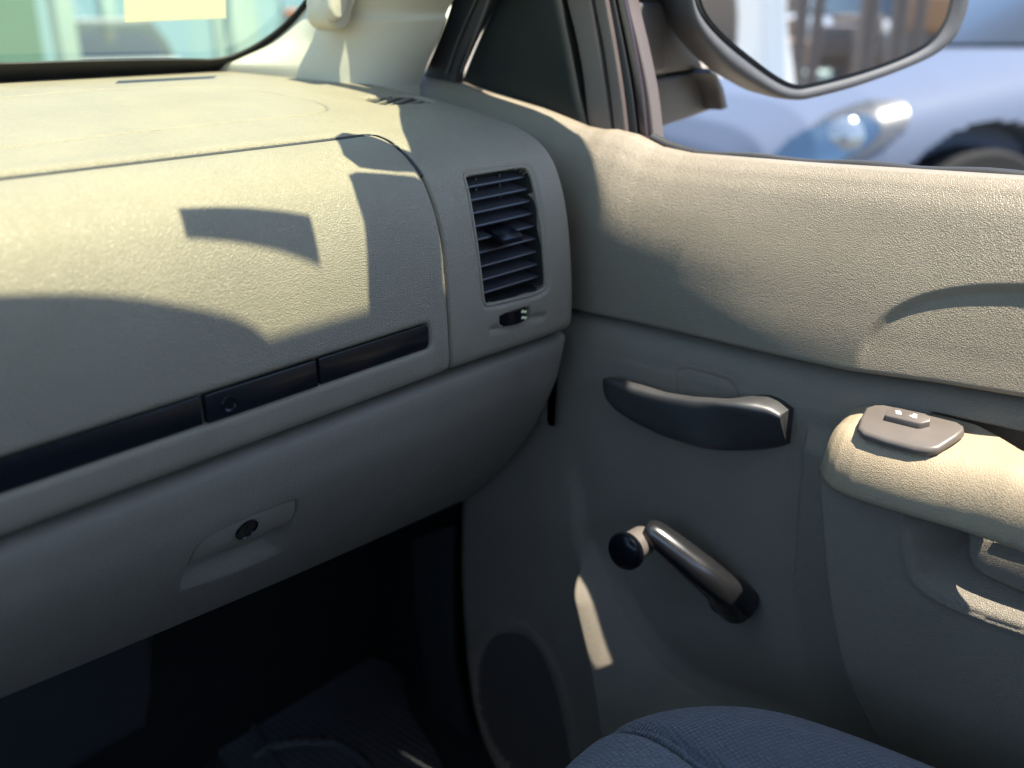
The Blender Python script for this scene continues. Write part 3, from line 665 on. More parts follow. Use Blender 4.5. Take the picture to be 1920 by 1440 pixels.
floor = 0.050*smooth(0.0, -0.010, d_c)*smooth(0.0, -0.050, np.where(d_c < 0, -near(Q, cupl[10:]), 0.0)*1.0)
X += np.where(d_c < 0, floor, 0)-0.0016*np.exp(-(np.maximum(d_c, 0)/0.004)**2)*(d_c >= 0)*(d_a < 0)*top_fade
# map pocket and speaker pod, bulging towards the seat below the long curve
q_px = [(1112, 935), (1124, 985), (1146, 1045), (1178, 1115), (1225, 1195), (1285, 1255), (1350, 1290), (1430, 1318), (1540, 1345), (1640, 1375)]
q_ = DL(q_px); q_ = np.vstack([[q_[0]+(0.030, 0.16), q_[0]+(0.022, 0.09), q_[0]+(0.010, 0.04)], q_]); ql = spline(q_, 8)
qp = np.vstack([ql, [[q_[-1, 0]-0.05, -0.75], [-0.8, -0.8], [-0.8, -1.3], [1.1, -1.3], [1.1, q_[0, 1]]]])
d_q = np.where(inside(Q, qp), 1, -1)*np.minimum(np.minimum(seg_dist(Q, ql), 0.2), 0.2)
k_px = [(1088, 880), (1085, 940), (1078, 1010), (1071, 1080), (1068, 1112), (1076, 1155), (1088, 1205), (1103, 1265), (1120, 1338), (1130, 1400), (1135, 1500)]
k_ = np.array([U(*p, 0, x)[1:] for p, x in zip(k_px, [.775, .770, .763, .755, .750, .746, .743, .740, .738, .736, .735])]); kl = spline(k_, 8)
kp_ = np.vstack([kl, [[kl[-1, 0], -1.3], [-0.8, -1.3], [-0.8, 0.0], [kl[0, 0], 0.0]]])
d_k = np.where(inside(Q, kp_), 1, -1)*seg_dist(Q, kl)      # positive on the seat side of the crease
soft = np.where(d_q < 0.012, 0.012*smooth(-0.012, 0.036, d_q)*0.95, np.maximum(d_q-0.006, 0))
slope = 0.067*(1-np.exp(-1.5*soft/0.067))*smooth(0.27, 0.40, Q[:, 0])*smooth(-0.52, -0.60, Q[:, 1])
podd = 0.012*smooth(0.0, 0.03, d_q)*smooth(-0.40, -0.58, Q[:, 1])
sw = 0.004+0.022*smooth(-0.60, -0.52, Q[:, 1]); mixk = smooth(0, 1, (d_k+sw*0.75)/sw)
X -= slope*mixk+podd*(1-mixk)
def x_pod(y, z): return float(x_low(y, z))-0.012
sc_px = [(955, 1186), (985, 1192), (1012, 1222), (1036, 1275), (1053, 1335), (1066, 1400), (1072, 1460), (1040, 1480), (985, 1462), (935, 1420), (905, 1360), (893, 1300), (894, 1250), (910, 1208), (930, 1190)]
spk = spline(np.array([dhit(*p, x_pod)[1:] for p in sc_px]), 6, True)
d_s = sdf(Q, spk)
X += 0.006*smooth(0.0, -0.004, d_s)-0.002*np.exp(-((d_s-0.010)/0.008)**2)
rf = y_front(Q[:, 1])-Q[:, 0]; e = np.clip(0.02-rf, 0, 0.02); X += 0.02-np.sqrt(np.maximum(0.02**2-e*e, 0))
plug_px = [(1268, 760), (1266, 712), (1269, 698), (1280, 693), (1296, 694), (1356, 711), (1372, 720), (1382, 740), (1384, 770)]
plug = spline(DL(plug_px), 6)
r = near(Q, plug); X += 0.0014*np.exp(-(r/0.0010)**2)
V = np.column_stack([X, Q]); Fq = grid_f(len(zz), len(us)); cen = Q[Fq].mean(1)
ins = sdf(cen, spk) < -0.002
lower = mesh_np('lower_trim', V, Fq[~ins], M_low, door)
mesh_np('speaker_grille', V, Fq[ins], M_grille, door)
V3 = V.reshape(len(zz), len(us), 3)
ed = np.stack([V3[:, -1], V3[:, -1]+np.array([0.03, 0.004, 0]), V3[:, -1]+np.array([0.06, 0.004, 0])]); mesh_np('panel_edge', ed.reshape(-1, 3), grid_f(3, len(zz)), M_hole, lower)
# oval insert in the back of the pull cup
ins_px = [(1862, 1016), (1866, 1026), (1880, 1036), (1902, 1044), (1935, 1056), (1960, 1060), (1960, 1042), (1920, 1028)]
def x_cup(y, z): return 0.79
pl_px = [(1816, 1000), (1817, 1035), (1826, 1056), (1845, 1072), (1885, 1090), (1920, 1104), (1990, 1132), (2060, 1160), (2060, 1060), (1960, 1030), (1870, 1008)]
A = [U(*p, 0, 0.768) for p in pl_px]; bm = bmesh.new(); add_prism(bm, A, (0.020, 0, 0), 0.004, 3)
for v in bm.verts: v.co.x -= 0.16*(-0.372-v.co.z)
bm_obj('cup_plate', bm, M_low, door, True, 50)
A = [U(*p, 0, 0.7642) for p in ins_px]; bm = bmesh.new(); add_prism(bm, A, (0.004, 0, 0), 0.001, 2); bm_obj('cup_insert', bm, M_low, door)

# arm rest: sections across x, swept along y
ya = np.array([0.3035, 0.3025, 0.299, 0.293, 0.285, 0.27, 0.25, 0.22, 0.195, 0.175, 0.155, 0.13, 0.10, 0.05, 0.0, -0.10, -0.22])
x_in = np.array([0.764, 0.757, 0.750, 0.7445, 0.741, 0.738, 0.737, 0.736, 0.735, 0.733, 0.730, 0.727, 0.724, 0.720, 0.718, 0.715, 0.714])
x_in = x_in-0.017*np.linspace(0.4, 1, len(x_in)).clip(0, 0.9)
x_out = np.array([0.794]*8+[0.790, 0.778, 0.763, 0.755, 0.751, 0.749, 0.748, 0.747, 0.747])
z_t = np.array([-0.330, -0.322, -0.3155, -0.310, -0.3065, -0.3045, -0.304, -0.304, -0.304, -0.305, -0.306, -0.307, -0.307, -0.307, -0.307, -0.307, -0.307])
z_b = np.array([-0.355, -0.3655, -0.371, -0.3745, -0.3765, -0.3775, -0.3775, -0.377, -0.376, -0.375, -0.374, -0.373, -0.372, -0.372, -0.372, -0.372, -0.372])
z_b = z_b*0.977
yd = np.unique(np.r_[np.linspace(0.3035, 0.27, 40), np.linspace(0.27, 0.05, 120), np.linspace(0.05, -0.22, 30)])[::-1]
def ci(a): return np.interp(-yd, -ya, a)
def sm(a):
    b = a.copy()
    for _ in range(3): b[1:-1] = 0.25*b[:-2]+0.5*b[1:-1]+0.25*b[2:]
    return b
XI, XO, ZT, ZB = [sm(ci(a)) for a in (x_in, x_out, z_t, z_b)]
nS = 64; G = np.zeros((len(yd), nS, 3))
for i, y in enumerate(yd):
    a, b_, t, bo = XI[i], XO[i], ZT[i], ZB[i]; h = t-bo; wd = b_-a
    rt = min(0.034, 0.55*h, 0.7*wd); rb = min(0.007, 0.3*h)
    xk = a+min(0.030, 0.6*wd); tk = t-0.30*(b_-xk)*min(1, wd/0.04); rz = 0.80*(tk-bo)
    P = [(b_, t)]
    P += [(xk-(xk-a)*math.sin(q), tk-rz+rz*math.cos(q)) for q in np.linspace(0, math.pi/2, 18)]
    P += [(a+rb-rb*math.cos(q), bo+rb-rb*math.sin(q)) for q in np.linspace(0, math.pi/2, 8)]
    P += [(b_-0.004, bo), (b_, bo+0.004), (b_, t-0.006), (b_-0.0015, t-0.0015)]
    P = np.array(P+[P[0]]); cl = np.r_[0, np.cumsum(np.hypot(*np.diff(P, axis=0).T))]
    q = np.linspace(0, cl[-1], nS, endpoint=False)
    G[i, :, 0] = np.interp(q, cl, P[:, 0]); G[i, :, 1] = y; G[i, :, 2] = np.interp(q, cl, P[:, 1])
Va = G.reshape(-1, 3); Fa = grid_f(len(yd), nS, True)
cap = [[0.5*(XI[0]+XO[0]), yd[0]+0.0003, 0.5*(ZT[0]+ZB[0])]]
Va = np.vstack([Va, cap]); k = np.arange(nS); Fa = np.vstack([Fa, np.column_stack([np.full(nS, len(Va)-1), (k+1) % nS, k, k])])
bm = bmesh.new(); vsb = [bm.verts.new(tuple(v)) for v in Va]
for f in Fa: bm.faces.new([vsb[i] for i in dict.fromkeys(f.tolist())])
armrest = bm_obj('armrest', bm, M_arm, door, True, 75)
# lock switch on its bezel
def on_z(px, z): return on_plane(*px, np.array([0.772, 0.25, z-0.001]), np.array([-0.30, 0, 1.0]))
bz = [(1608, 801), (1613, 782), (1624, 762), (1640, 757), (1660, 757), (1705, 767), (1795, 789), (1808, 797), (1809, 806), (1795, 817), (1762, 838), (1745, 841), (1715, 838), (1660, 824), (1620, 811)]
ring = [on_z(p, -0.3005) for p in bz]
bm = bmesh.new(); add_prism(bm, ring, (0, 0, -0.0075), 0.0030, 4); bezel = bm_obj('switch_bezel', bm, M_switch, armrest, True, 50)
rk = [(1660, 778), (1664, 768), (1680, 763), (1735, 775), (1745, 781), (1744, 789), (1728, 793), (1722, 793)]
ring = [on_z(p, -0.2955) for p in rk]
bm = bmesh.new(); add_prism(bm, ring, (0, 0, -0.010), 0.0010, 2)
sw = bm_obj('lock_rocker', bm, M_switch, armrest, True, 40)
for nm, P_ in (('open_lock_mark', [[(1680, 771), (1690, 772.6), (1690, 777), (1680, 775.5)], [(1679, 769.2), (1688, 770.4), (1688, 771.4), (1679, 770.2)]]),
               ('closed_lock_mark', [[(1711, 777.5), (1719, 779), (1719, 784), (1711, 782.3)], [(1712, 775.5), (1720, 777), (1720, 778), (1712, 776.5)], [(1706, 778), (1710, 778.8), (1710, 781), (1706, 780)]])):
    bm = bmesh.new()
    for q in P_: add_prism(bm, [on_z(p, -0.2952) for p in q], (0, 0, -0.0006))
    bm_obj(nm, bm, M_white, armrest, False)

# pull handle: squarish bar, tip free, root turned into the door
hy = np.array([0.5325, 0.529, 0.515, 0.49, 0.46, 0.43, 0.41, 0.395, 0.38, 0.367, 0.354, 0.3435])
h_in = np.array([0.752, 0.749, 0.7465, 0.744, 0.742, 0.7405, 0.7405, 0.7415, 0.745, 0.749, 0.754, 0.758])
h_out = np.array([0.758, 0.76, 0.761, 0.762, 0.757, 0.756, 0.757, 0.760, 0.772, 0.786, 0.794, 0.796])
h_t = np.array([-0.3275, -0.3255, -0.3252, -0.3255, -0.325, -0.322, -0.3185, -0.3155, -0.3125, -0.3115, -0.3135, -0.319])
h_b = np.array([-0.338, -0.3465, -0.3555, -0.3625, -0.3665, -0.3675, -0.3672, -0.3668, -0.366, -0.364, -0.360, -0.354])
yd = np.linspace(0.5325, 0.3435, 90); hi_ = lambda a: sm(np.interp(-yd, -hy, a))
XI, XO, ZT, ZB = hi_(h_in), hi_(h_out), hi_(h_t), hi_(h_b); nS = 40; V = []; XI, XO, ZT, ZB, yd = [q*1.013 for q in (XI, XO, ZT, ZB, yd)]; XO = np.minimum(XO, 0.799)
for i, y in enumerate(yd):
    for k in range(nS):
        a = 2*math.pi*k/nS; c, s_ = math.cos(a), math.sin(a); pw = 2/4.6
        V.append((-0.011*float(smooth(0.425, 0.372, y))*math.copysign(abs(s_)**pw, s_)*(c < 0.5)+0.5*(XI[i]+XO[i])+0.5*(XO[i]-XI[i])*math.copysign(abs(c)**pw, c), y, 0.5*(ZT[i]+ZB[i])+0.5*(ZT[i]-ZB[i])*math.copysign(abs(s_)**pw, s_)))
bm = bmesh.new(); vsb = [bm.verts.new(v) for v in V]
for f in grid_f(len(yd), nS, True): bm.faces.new([vsb[i] for i in f])
bm.faces.new(vsb[:nS]); bm.faces.new(vsb[-nS:][::-1])
bm_obj('pull_handle', bm, M_black, door, True, 60)

# window crank
crank_p = [U(1383, 1130, 0, 0.780), U(1366, 1114, 0, 0.768), U(1347, 1098, 0, 0.755), U(1315, 1070, 0, 0.743), U(1265, 1029, 0, 0.733), U(1232, 1003, 0, 0.728), U(1212, 992, 0, 0.726)]
pth = spline(crank_p, 6); k = np.linspace(0, 1, len(pth))
crank = tube('window_crank', pth, [(np.interp(q, [0, .12, .35, .9, 1], [.0225, .0212, .0180, .0125, .0095]), np.interp(q, [0, .12, .35, .9, 1], [.0215, .020, .0165, .0115, .0085])) for q in k], M_gloss, door, n=28, power=2.3)
bm = bmesh.new(); c0 = dhit(1366, 1118, x_low); add_lathe(bm, [(0.0200, -0.001), (0.0200, 0.004), (0.0185, 0.010), (0.015, 0.015), (0.009, 0.018)], c0, (-1, 0, 0), 32); bm_obj('crank_boss', bm, M_gloss, crank)
kc = U(1206, 1012, 0, 0.727)
ax = np.array([-1, 0.05, -0.03])
bm = bmesh.new(); add_lathe(bm, [(0.0135, -0.002), (0.0145, 0.001), (0.0150, 0.014), (0.0148, 0.0225)], kc, ax, 36)
knob = bm_obj('crank_knob', bm, M_switch, crank, True, 40)
bm = bmesh.new(); add_lathe(bm, [(0.0150, 0.0228), (0.0183, 0.0235), (0.0190, 0.0265), (0.0186, 0.031), (0.0160, 0.0345), (0.009, 0.0365), (0.0005, 0.0370)], kc, ax, 36)
bm_obj('knob_cap', bm, M_trim, crank, True, 45)

# sail panel, window frame and seals; the frame leans inwards as it rises
def wp(px, off=0.0):                                # on the leaning window plane
    return on_plane(*px, np.array([0.862+off, 0.6, -0.10]), np.array([1, 0, 0.0]))
def wprism(name, px, off, thick, mat, bev=0.003, parent=door):
    A = [wp(p, off) for p in px]; bm = bmesh.new(); add_prism(bm, A, (thick, 0, 0.28*thick*0), bev, 3); return bm_obj(name, bm, mat, parent, True, 40)
wprism('sail_panel', [(868, 185), (862, 150), (880, 105), (928, -10), (960, -80), (1010, -120), (1036, -60), (1047, 0), (1066, 90), (1083, 180), (1096, 235), (1094, 250), (1080, 262)], -0.004, 0.022, M_sail, 0.007)
def strip(name, a, b, mat, off, thick, bev=0.002):
    wprism(name, a+b[::-1], off, thick, mat, bev)
LN = lambda *p: spline(p, 6).tolist()
strip('frame_inner', LN((1048, -60), (1062, 0), (1086, 100), (1098, 190), (1104, 262)), LN((1098, -60), (1108, 0), (1124, 90), (1137, 180), (1150, 275)), M_frame, 0.004, 0.02)
strip('inner_seal', LN((1092, -60), (1103, 0), (1119, 90), (1131, 180), (1140, 275)), LN((1108, -60), (1117, 0), (1135, 90), (1148, 180), (1158, 275)), M_rubber, 0.010, 0.02)
strip('glass_channel', LN((1104, -60), (1113, 0), (1131, 90), (1144, 180), (1154, 275)), LN((1126, -60), (1136, 0), (1152, 90), (1166, 180), (1178, 285)), M_frame, 0.006, 0.02)
strip('outer_seal', LN((1122, -60), (1130, 0), (1148, 90), (1163, 180), (1178, 285)), LN((1142, -60), (1152, 0), (1170, 90), (1186, 180), (1199, 290)), M_rubber, 0.012, 0.02)
M_maroon = paint('dark red vehicle paint', (0.035, 0.018, 0.021), 0.3)
strip('painted_frame', LN((1146, -60), (1156, 0), (1175, 90), (1191, 180), (1202, 290)), LN((1160, -60), (1171, 0), (1190, 90), (1206, 180), (1216, 290)), M_maroon, 0.014, 0.02)
strip('frame_edge', LN((1161, -60), (1168, 0), (1187, 90), (1204, 180), (1212, 290)), LN((1172, -60), (1178, 0), (1199, 90), (1217, 180), (1229, 290)), M_frame, 0.018, 0.02)
# belt seal along the sill, outside the trim
yb_ = np.linspace(0.56, -0.5, 60); A = np.array([[0.872, y, z_top(y)-0.002+0.001*math.sin(60*y)] for y in yb_])
tube('belt_seal', A, [(0.006, 0.004)]*60, M_rubber, door, n=10)
yS = np.linspace(1.35, -0.55, 40)
skin = np.array([[[0.864, y, z_top(y)-0.003], [0.888, y, z_top(y)-0.004], [0.905, y, z_top(y)-0.012], [0.935, y, z_top(y)-0.06], [0.95, y, -0.4], [0.93, y, -0.98]] for y in yS])
mesh_np('outer_skin', skin.reshape(-1, 3), grid_f(40, 6), M_maroon, door)

# added unseen sheets above the picture, shaped to cast the door frame's shadow
fe = []
for p_ in [(1085, 252), (1099, 269), (1111, 293), (1120, 330), (1127, 365), (1131, 400), (1137, 428)]:
    q = dhit(*p_, x_up); fe.append(q-LIGHT*min((0.846-q[0])/-LIGHT[0], 0.40))
fe = np.array(fe)
rows = [[(0.846, 0.615, 0.036), (0.846, 0.72, 0.036), (0.846, 0.86, 0.036)]]
for q in fe: rows.append([q, q+np.array([0, 0.11, 0.035]), q+np.array([0, 0.26, 0.05])])
rows.append([fe[-1]+np.array([0.001, 0.0, 0.05]), fe[-1]+np.array([0.002, 0.10, 0.10]), fe[-1]+np.array([0.002, 0.24, 0.12])])
G = np.array(rows, float); n_ = len(rows); Vf = np.vstack([G.reshape(-1, 3), G.reshape(-1, 3)-LIGHT*0.02]); Ff = np.vstack([grid_f(n_, 3), grid_f(n_, 3)+3*n_])
mesh_np('frame_shadow_caster', Vf, Ff, M_frame, door, False)
# added unseen plate over the door, its edge shaped to shade the door trim
ra = []
for p_ in [(1112, 300), (1120, 325), (1128, 375), (1138, 412), (1165, 446), (1210, 478), (1265, 505)]:
    q = dhit(*p_, x_up); ra.append(q+LIGHT*((0.462-q[2])/LIGHT[2]))
ra = np.array(ra); A = [(0.70, ra[0, 1]+0.02, 0.462)]+[tuple(q) for q in ra]+[(ra[-1, 0]-0.03, ra[-1, 1]-0.02, 0.462), (0.70, ra[-1, 1]-0.02, 0.462)]
bm = bmesh.new(); add_prism(bm, A, -LIGHT*0.02); bm_obj('rail_shadow_caster', bm, M_maroon, cab, True, 40)
# added black filler stopping sunlight and darkening the gap between dashboard end and door
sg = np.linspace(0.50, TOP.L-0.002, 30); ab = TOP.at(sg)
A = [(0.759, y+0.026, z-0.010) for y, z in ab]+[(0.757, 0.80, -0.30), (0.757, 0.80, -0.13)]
bm = bmesh.new(); add_prism(bm, A, (0.032, 0, 0)); bm_obj('gap_light_blocker', bm, M_hole, cab, False)

# ------------------------------------------------------------------ the passenger seat
def fabric(name, col, kind):
    m, nt, b = mat_base(name, col, 0.9, 0.2); b.inputs['Sheen Weight'].default_value = 0.3
    tc = nt.nodes.new('ShaderNodeTexCoord'); obj = tc.outputs['Object']
    mp = nt.nodes.new('ShaderNodeMapping'); mp.inputs['Rotation'].default_value = (0, 0, 0.5); nt.links.new(obj, mp.inputs['Vector'])
    mottle(nt, b, col, 0.12, 60, obj)
    bp = nt.nodes.new('ShaderNodeBump'); bp.inputs['Distance'].default_value = 0.003; bp.inputs['Strength'].default_value = 1.0
    v = nt.nodes.new('ShaderNodeTexVoronoi'); v.inputs['Scale'].default_value = 270; v.inputs['Randomness'].default_value = 0.25; nt.links.new(mp.outputs[0], v.inputs['Vector'])
    last = v.outputs['Distance']
    if kind == 'lines':
        br = nt.nodes.new('ShaderNodeTexBrick'); br.inputs['Scale'].default_value = 36; br.inputs['Mortar Size'].default_value = 0.035; br.inputs['Mortar Smooth'].default_value = 0.3
        br.inputs['Color1'].default_value = (1, 1, 1, 1); br.inputs['Color2'].default_value = (0.9, 0.9, 0.9, 1); br.inputs['Mortar'].default_value = (0, 0, 0, 1); br.inputs['Brick Width'].default_value = 0.9; br.inputs['Row Height'].default_value = 0.34
        m2 = nt.nodes.new('ShaderNodeMapping'); m2.inputs['Rotation'].default_value = (0, 0, 1.25); nt.links.new(obj, m2.inputs['Vector']); nt.links.new(m2.outputs[0], br.inputs['Vector'])
        ma = nt.nodes.new('ShaderNodeMath'); ma.operation = 'MULTIPLY_ADD'; ma.inputs[1].default_value = 3.0; nt.links.new(br.outputs['Color'], ma.inputs[0]); nt.links.new(last, ma.inputs[2]); last = ma.outputs[0]
    nt.links.new(last, bp.inputs['Height']); nt.links.new(bp.outputs[0], b.inputs['Normal'])
    return m
M_knit = fabric('blue grey knitted seat fabric', (0.088, 0.096, 0.112), 'knit')
M_insert = fabric('blue grey patterned seat fabric', (0.128, 0.136, 0.155), 'lines')
seat = thing('seat_cushion', (0.38, 0.05, -0.95), 'blue grey cloth passenger seat cushion with patterned centre, in front of the door', 'seat')
sx0, sx1, sy0, sy1 = 0.10, 0.672, -0.36, 0.415
def seat_outline(inset, n=420):
    P = []
    cx, cy, ax_, ay = (sx0+sx1)/2, (sy0+sy1)/2, (sx1-sx0)/2-inset, (sy1-sy0)/2-inset
    for k in range(n):
        t = 2*math.pi*k/n; c, s = math.cos(t), math.sin(t); e = 2/(4.2-1.2*min(1, inset/0.2))
        P.append((cx+ax_*math.copysign(abs(c)**e, c), cy+ay*math.copysign(abs(s)**e, s)))
    return np.array(P)
rings = []; zt = -0.497
for dz in (-0.42, -0.14, -0.10): o = seat_outline(0.0+(0.012 if dz < -0.12 else 0.0)); rings.append(np.column_stack([o, np.full(len(o), zt+dz)]))
for a in np.linspace(0.05, 1, 26):
    th = a*math.pi/2; ins = 0.075*(1-math.cos(th)); z = zt-0.10+0.10*math.sin(th); o = seat_outline(ins); rings.append(np.column_stack([o, np.full(len(o), z)]))
for ins in np.linspace(0.08, 0.275, 60): o = seat_outline(ins); rings.append(np.column_stack([o, np.full(len(o), zt-0.018*smooth(0.08, 0.2, ins))]))
R_ = np.stack(rings)
R_[..., 2] -= 0.034*smooth(0.58, 0.40, R_[..., 0])*smooth(0.15, 0.42, R_[..., 1])+0.02*smooth(0.25, 0.42, R_[..., 1])
xs_ = 0.532+0.26*(R_[..., 1]-0.307)
R_[..., 2] -= 0.008*np.exp(-((R_[..., 0]-xs_)/0.006)**2)
V = R_.reshape(-1, 3); F = grid_f(*R_.shape[:2], True); cen = V[F].mean(1)
pat = cen[:, 0] < 0.532+0.26*(cen[:, 1]-0.307)
mesh_np('seat_bolster', V, F[~pat], M_knit, seat); mesh_np('seat_insert', V, F[pat], M_insert, seat)
sl2 = []
for ring in R_[4:30]:
    k = np.where((ring[:-1, 0] >= xs_.mean()) & (ring[1:, 0] < xs_.mean()) & (ring[:-1, 1] > 0))[0]
    if len(k): sl2.append(ring[k[0]])
pp = []
for ring in R_[6:70]:
    g = ring[:, 0]-(0.532+0.26*(ring[:, 1]-0.307)); k = np.where((g[:-1]*g[1:] < 0) & (ring[:-1, 1] > 0.05))[0]
    if len(k): pp.append(ring[k[0]]+np.array([0, 0, 0.001]))
if len(pp) > 6:
    pp = np.array(pp); tube('piping', pp, [0.0028]*len(pp), M_knit, seat, n=8)
slab2 = bmesh.new(); add_box(slab2, (0.16, -0.30, -0.955), (0.60, 0.25, -0.80), 0.01); bm_obj('seat_base', slab2, M_hole, seat)

# ------------------------------------------------------------------ side mirror on the door
def mplane(px, off=0.0):
    n = np.array([-0.50, -0.865, -0.02]); n /= np.linalg.norm(n); return on_plane(*px, np.array([1.08, 0.49, -0.03])+n*off, n)
NM = np.array([-0.50, -0.865, -0.02]); NM /= np.linalg.norm(NM)
out_px = [(1270, -120), (1283, -40), (1288, 0), (1300, 45), (1330, 90), (1372, 132), (1420, 163), (1458, 182), (1490, 188), (1520, 185), (1600, 164), (1690, 132), (1755, 102), (1790, 72), (1808, 35), (1818, 0), (1826, -60), (1800, -190), (1500, -230), (1310, -190)]
in_px = [(1296, -100), (1300, -30), (1305, 0), (1320, 32), (1350, 66), (1390, 100), (1440, 138), (1470, 156), (1492, 163), (1515, 161), (1600, 140), (1680, 113), (1738, 84), (1768, 52), (1782, 20), (1788, -20), (1785, -90), (1760, -160), (1500, -190), (1330, -160)]
A = spline([mplane(p) for p in out_px], 5, True); c_ = A.mean(0)
rows = []
for sc_, off in ((0.80, 0.0), (0.93, 0.0), (0.955, 0.004), (0.975, 0.0045), (0.992, 0.001), (1.0, -0.006), (1.0, -0.02), (0.97, -0.06), (0.85, -0.10), (0.55, -0.125), (0.1, -0.13)):
    rows.append(c_+(A-c_)*sc_+NM*off)
# inner rows follow the glass opening
B = spline([mplane(p) for p in in_px], 5, True)
rows[0] = B*0.9+c_*0.1-NM*0.006; rows[1] = B-NM*0.003; rows[2] = B+(A-B)*0.35+NM*0.003
G = np.stack(rows)
mhouse = mesh_np('side_mirror', G.reshape(-1, 3), grid_f(len(rows), len(A), True), M_mirror_body, door)
gapm = B+(A-B)*0.02+NM*0.0005; bm = bmesh.new(); add_prism(bm, gapm, -NM*0.006); bm_obj('mirror_gasket', bm, M_hole, mhouse, False)
mm2 = bpy.data.materials.new('mirror glass'); mm2.use_nodes = True; b_ = mm2.node_tree.nodes['Principled BSDF']
b_.inputs['Metallic'].default_value = 1; b_.inputs['Roughness'].default_value = 0.02; b_.inputs['Base Color'].default_value = (0.85, 0.86, 0.86, 1)
gm = c_+(B-c_)*0.965+NM*0.0018; bm = bmesh.new(); add_prism(bm, gm, -NM*0.004); bm_obj('mirror_glass', bm, mm2, mhouse, False)
def aprism(name, px, y, thick, bev, mat=M_mirror_body):
    bm = bmesh.new(); add_prism(bm, [U(*p, 1, y) for p in px], (0, thick, 0), bev, 3); return bm_obj(name, bm, mat, mhouse, True, 45)
aprism('mirror_arm', [(1160, -90), (1172, 20), (1190, 120), (1206, 146), (1245, 139), (1300, 131), (1322, 128), (1310, 100), (1292, 60), (1282, 0), (1278, -90)], 0.645, 0.08, 0.006)
aprism('arm_cover', [(1198, 152), (1208, 151), (1245, 144), (1300, 136), (1328, 141), (1344, 160), (1352, 200), (1300, 219), (1250, 236), (1232, 247), (1224, 262), (1212, 220)], 0.650, 0.08, 0.005)
aprism('arm_block', [(1176, 8), (1182, 4), (1240, 6), (1249, 14), (1252, 30), (1252, 128), (1245, 137), (1207, 143), (1194, 110)], 0.615, 0.05, 0.006)
aprism('arm_rib', [(1332, 128), (1346, 138), (1358, 165), (1366, 203), (1356, 206), (1348, 172), (1340, 150), (1325, 138)], 0.625, 0.06, 0.003)

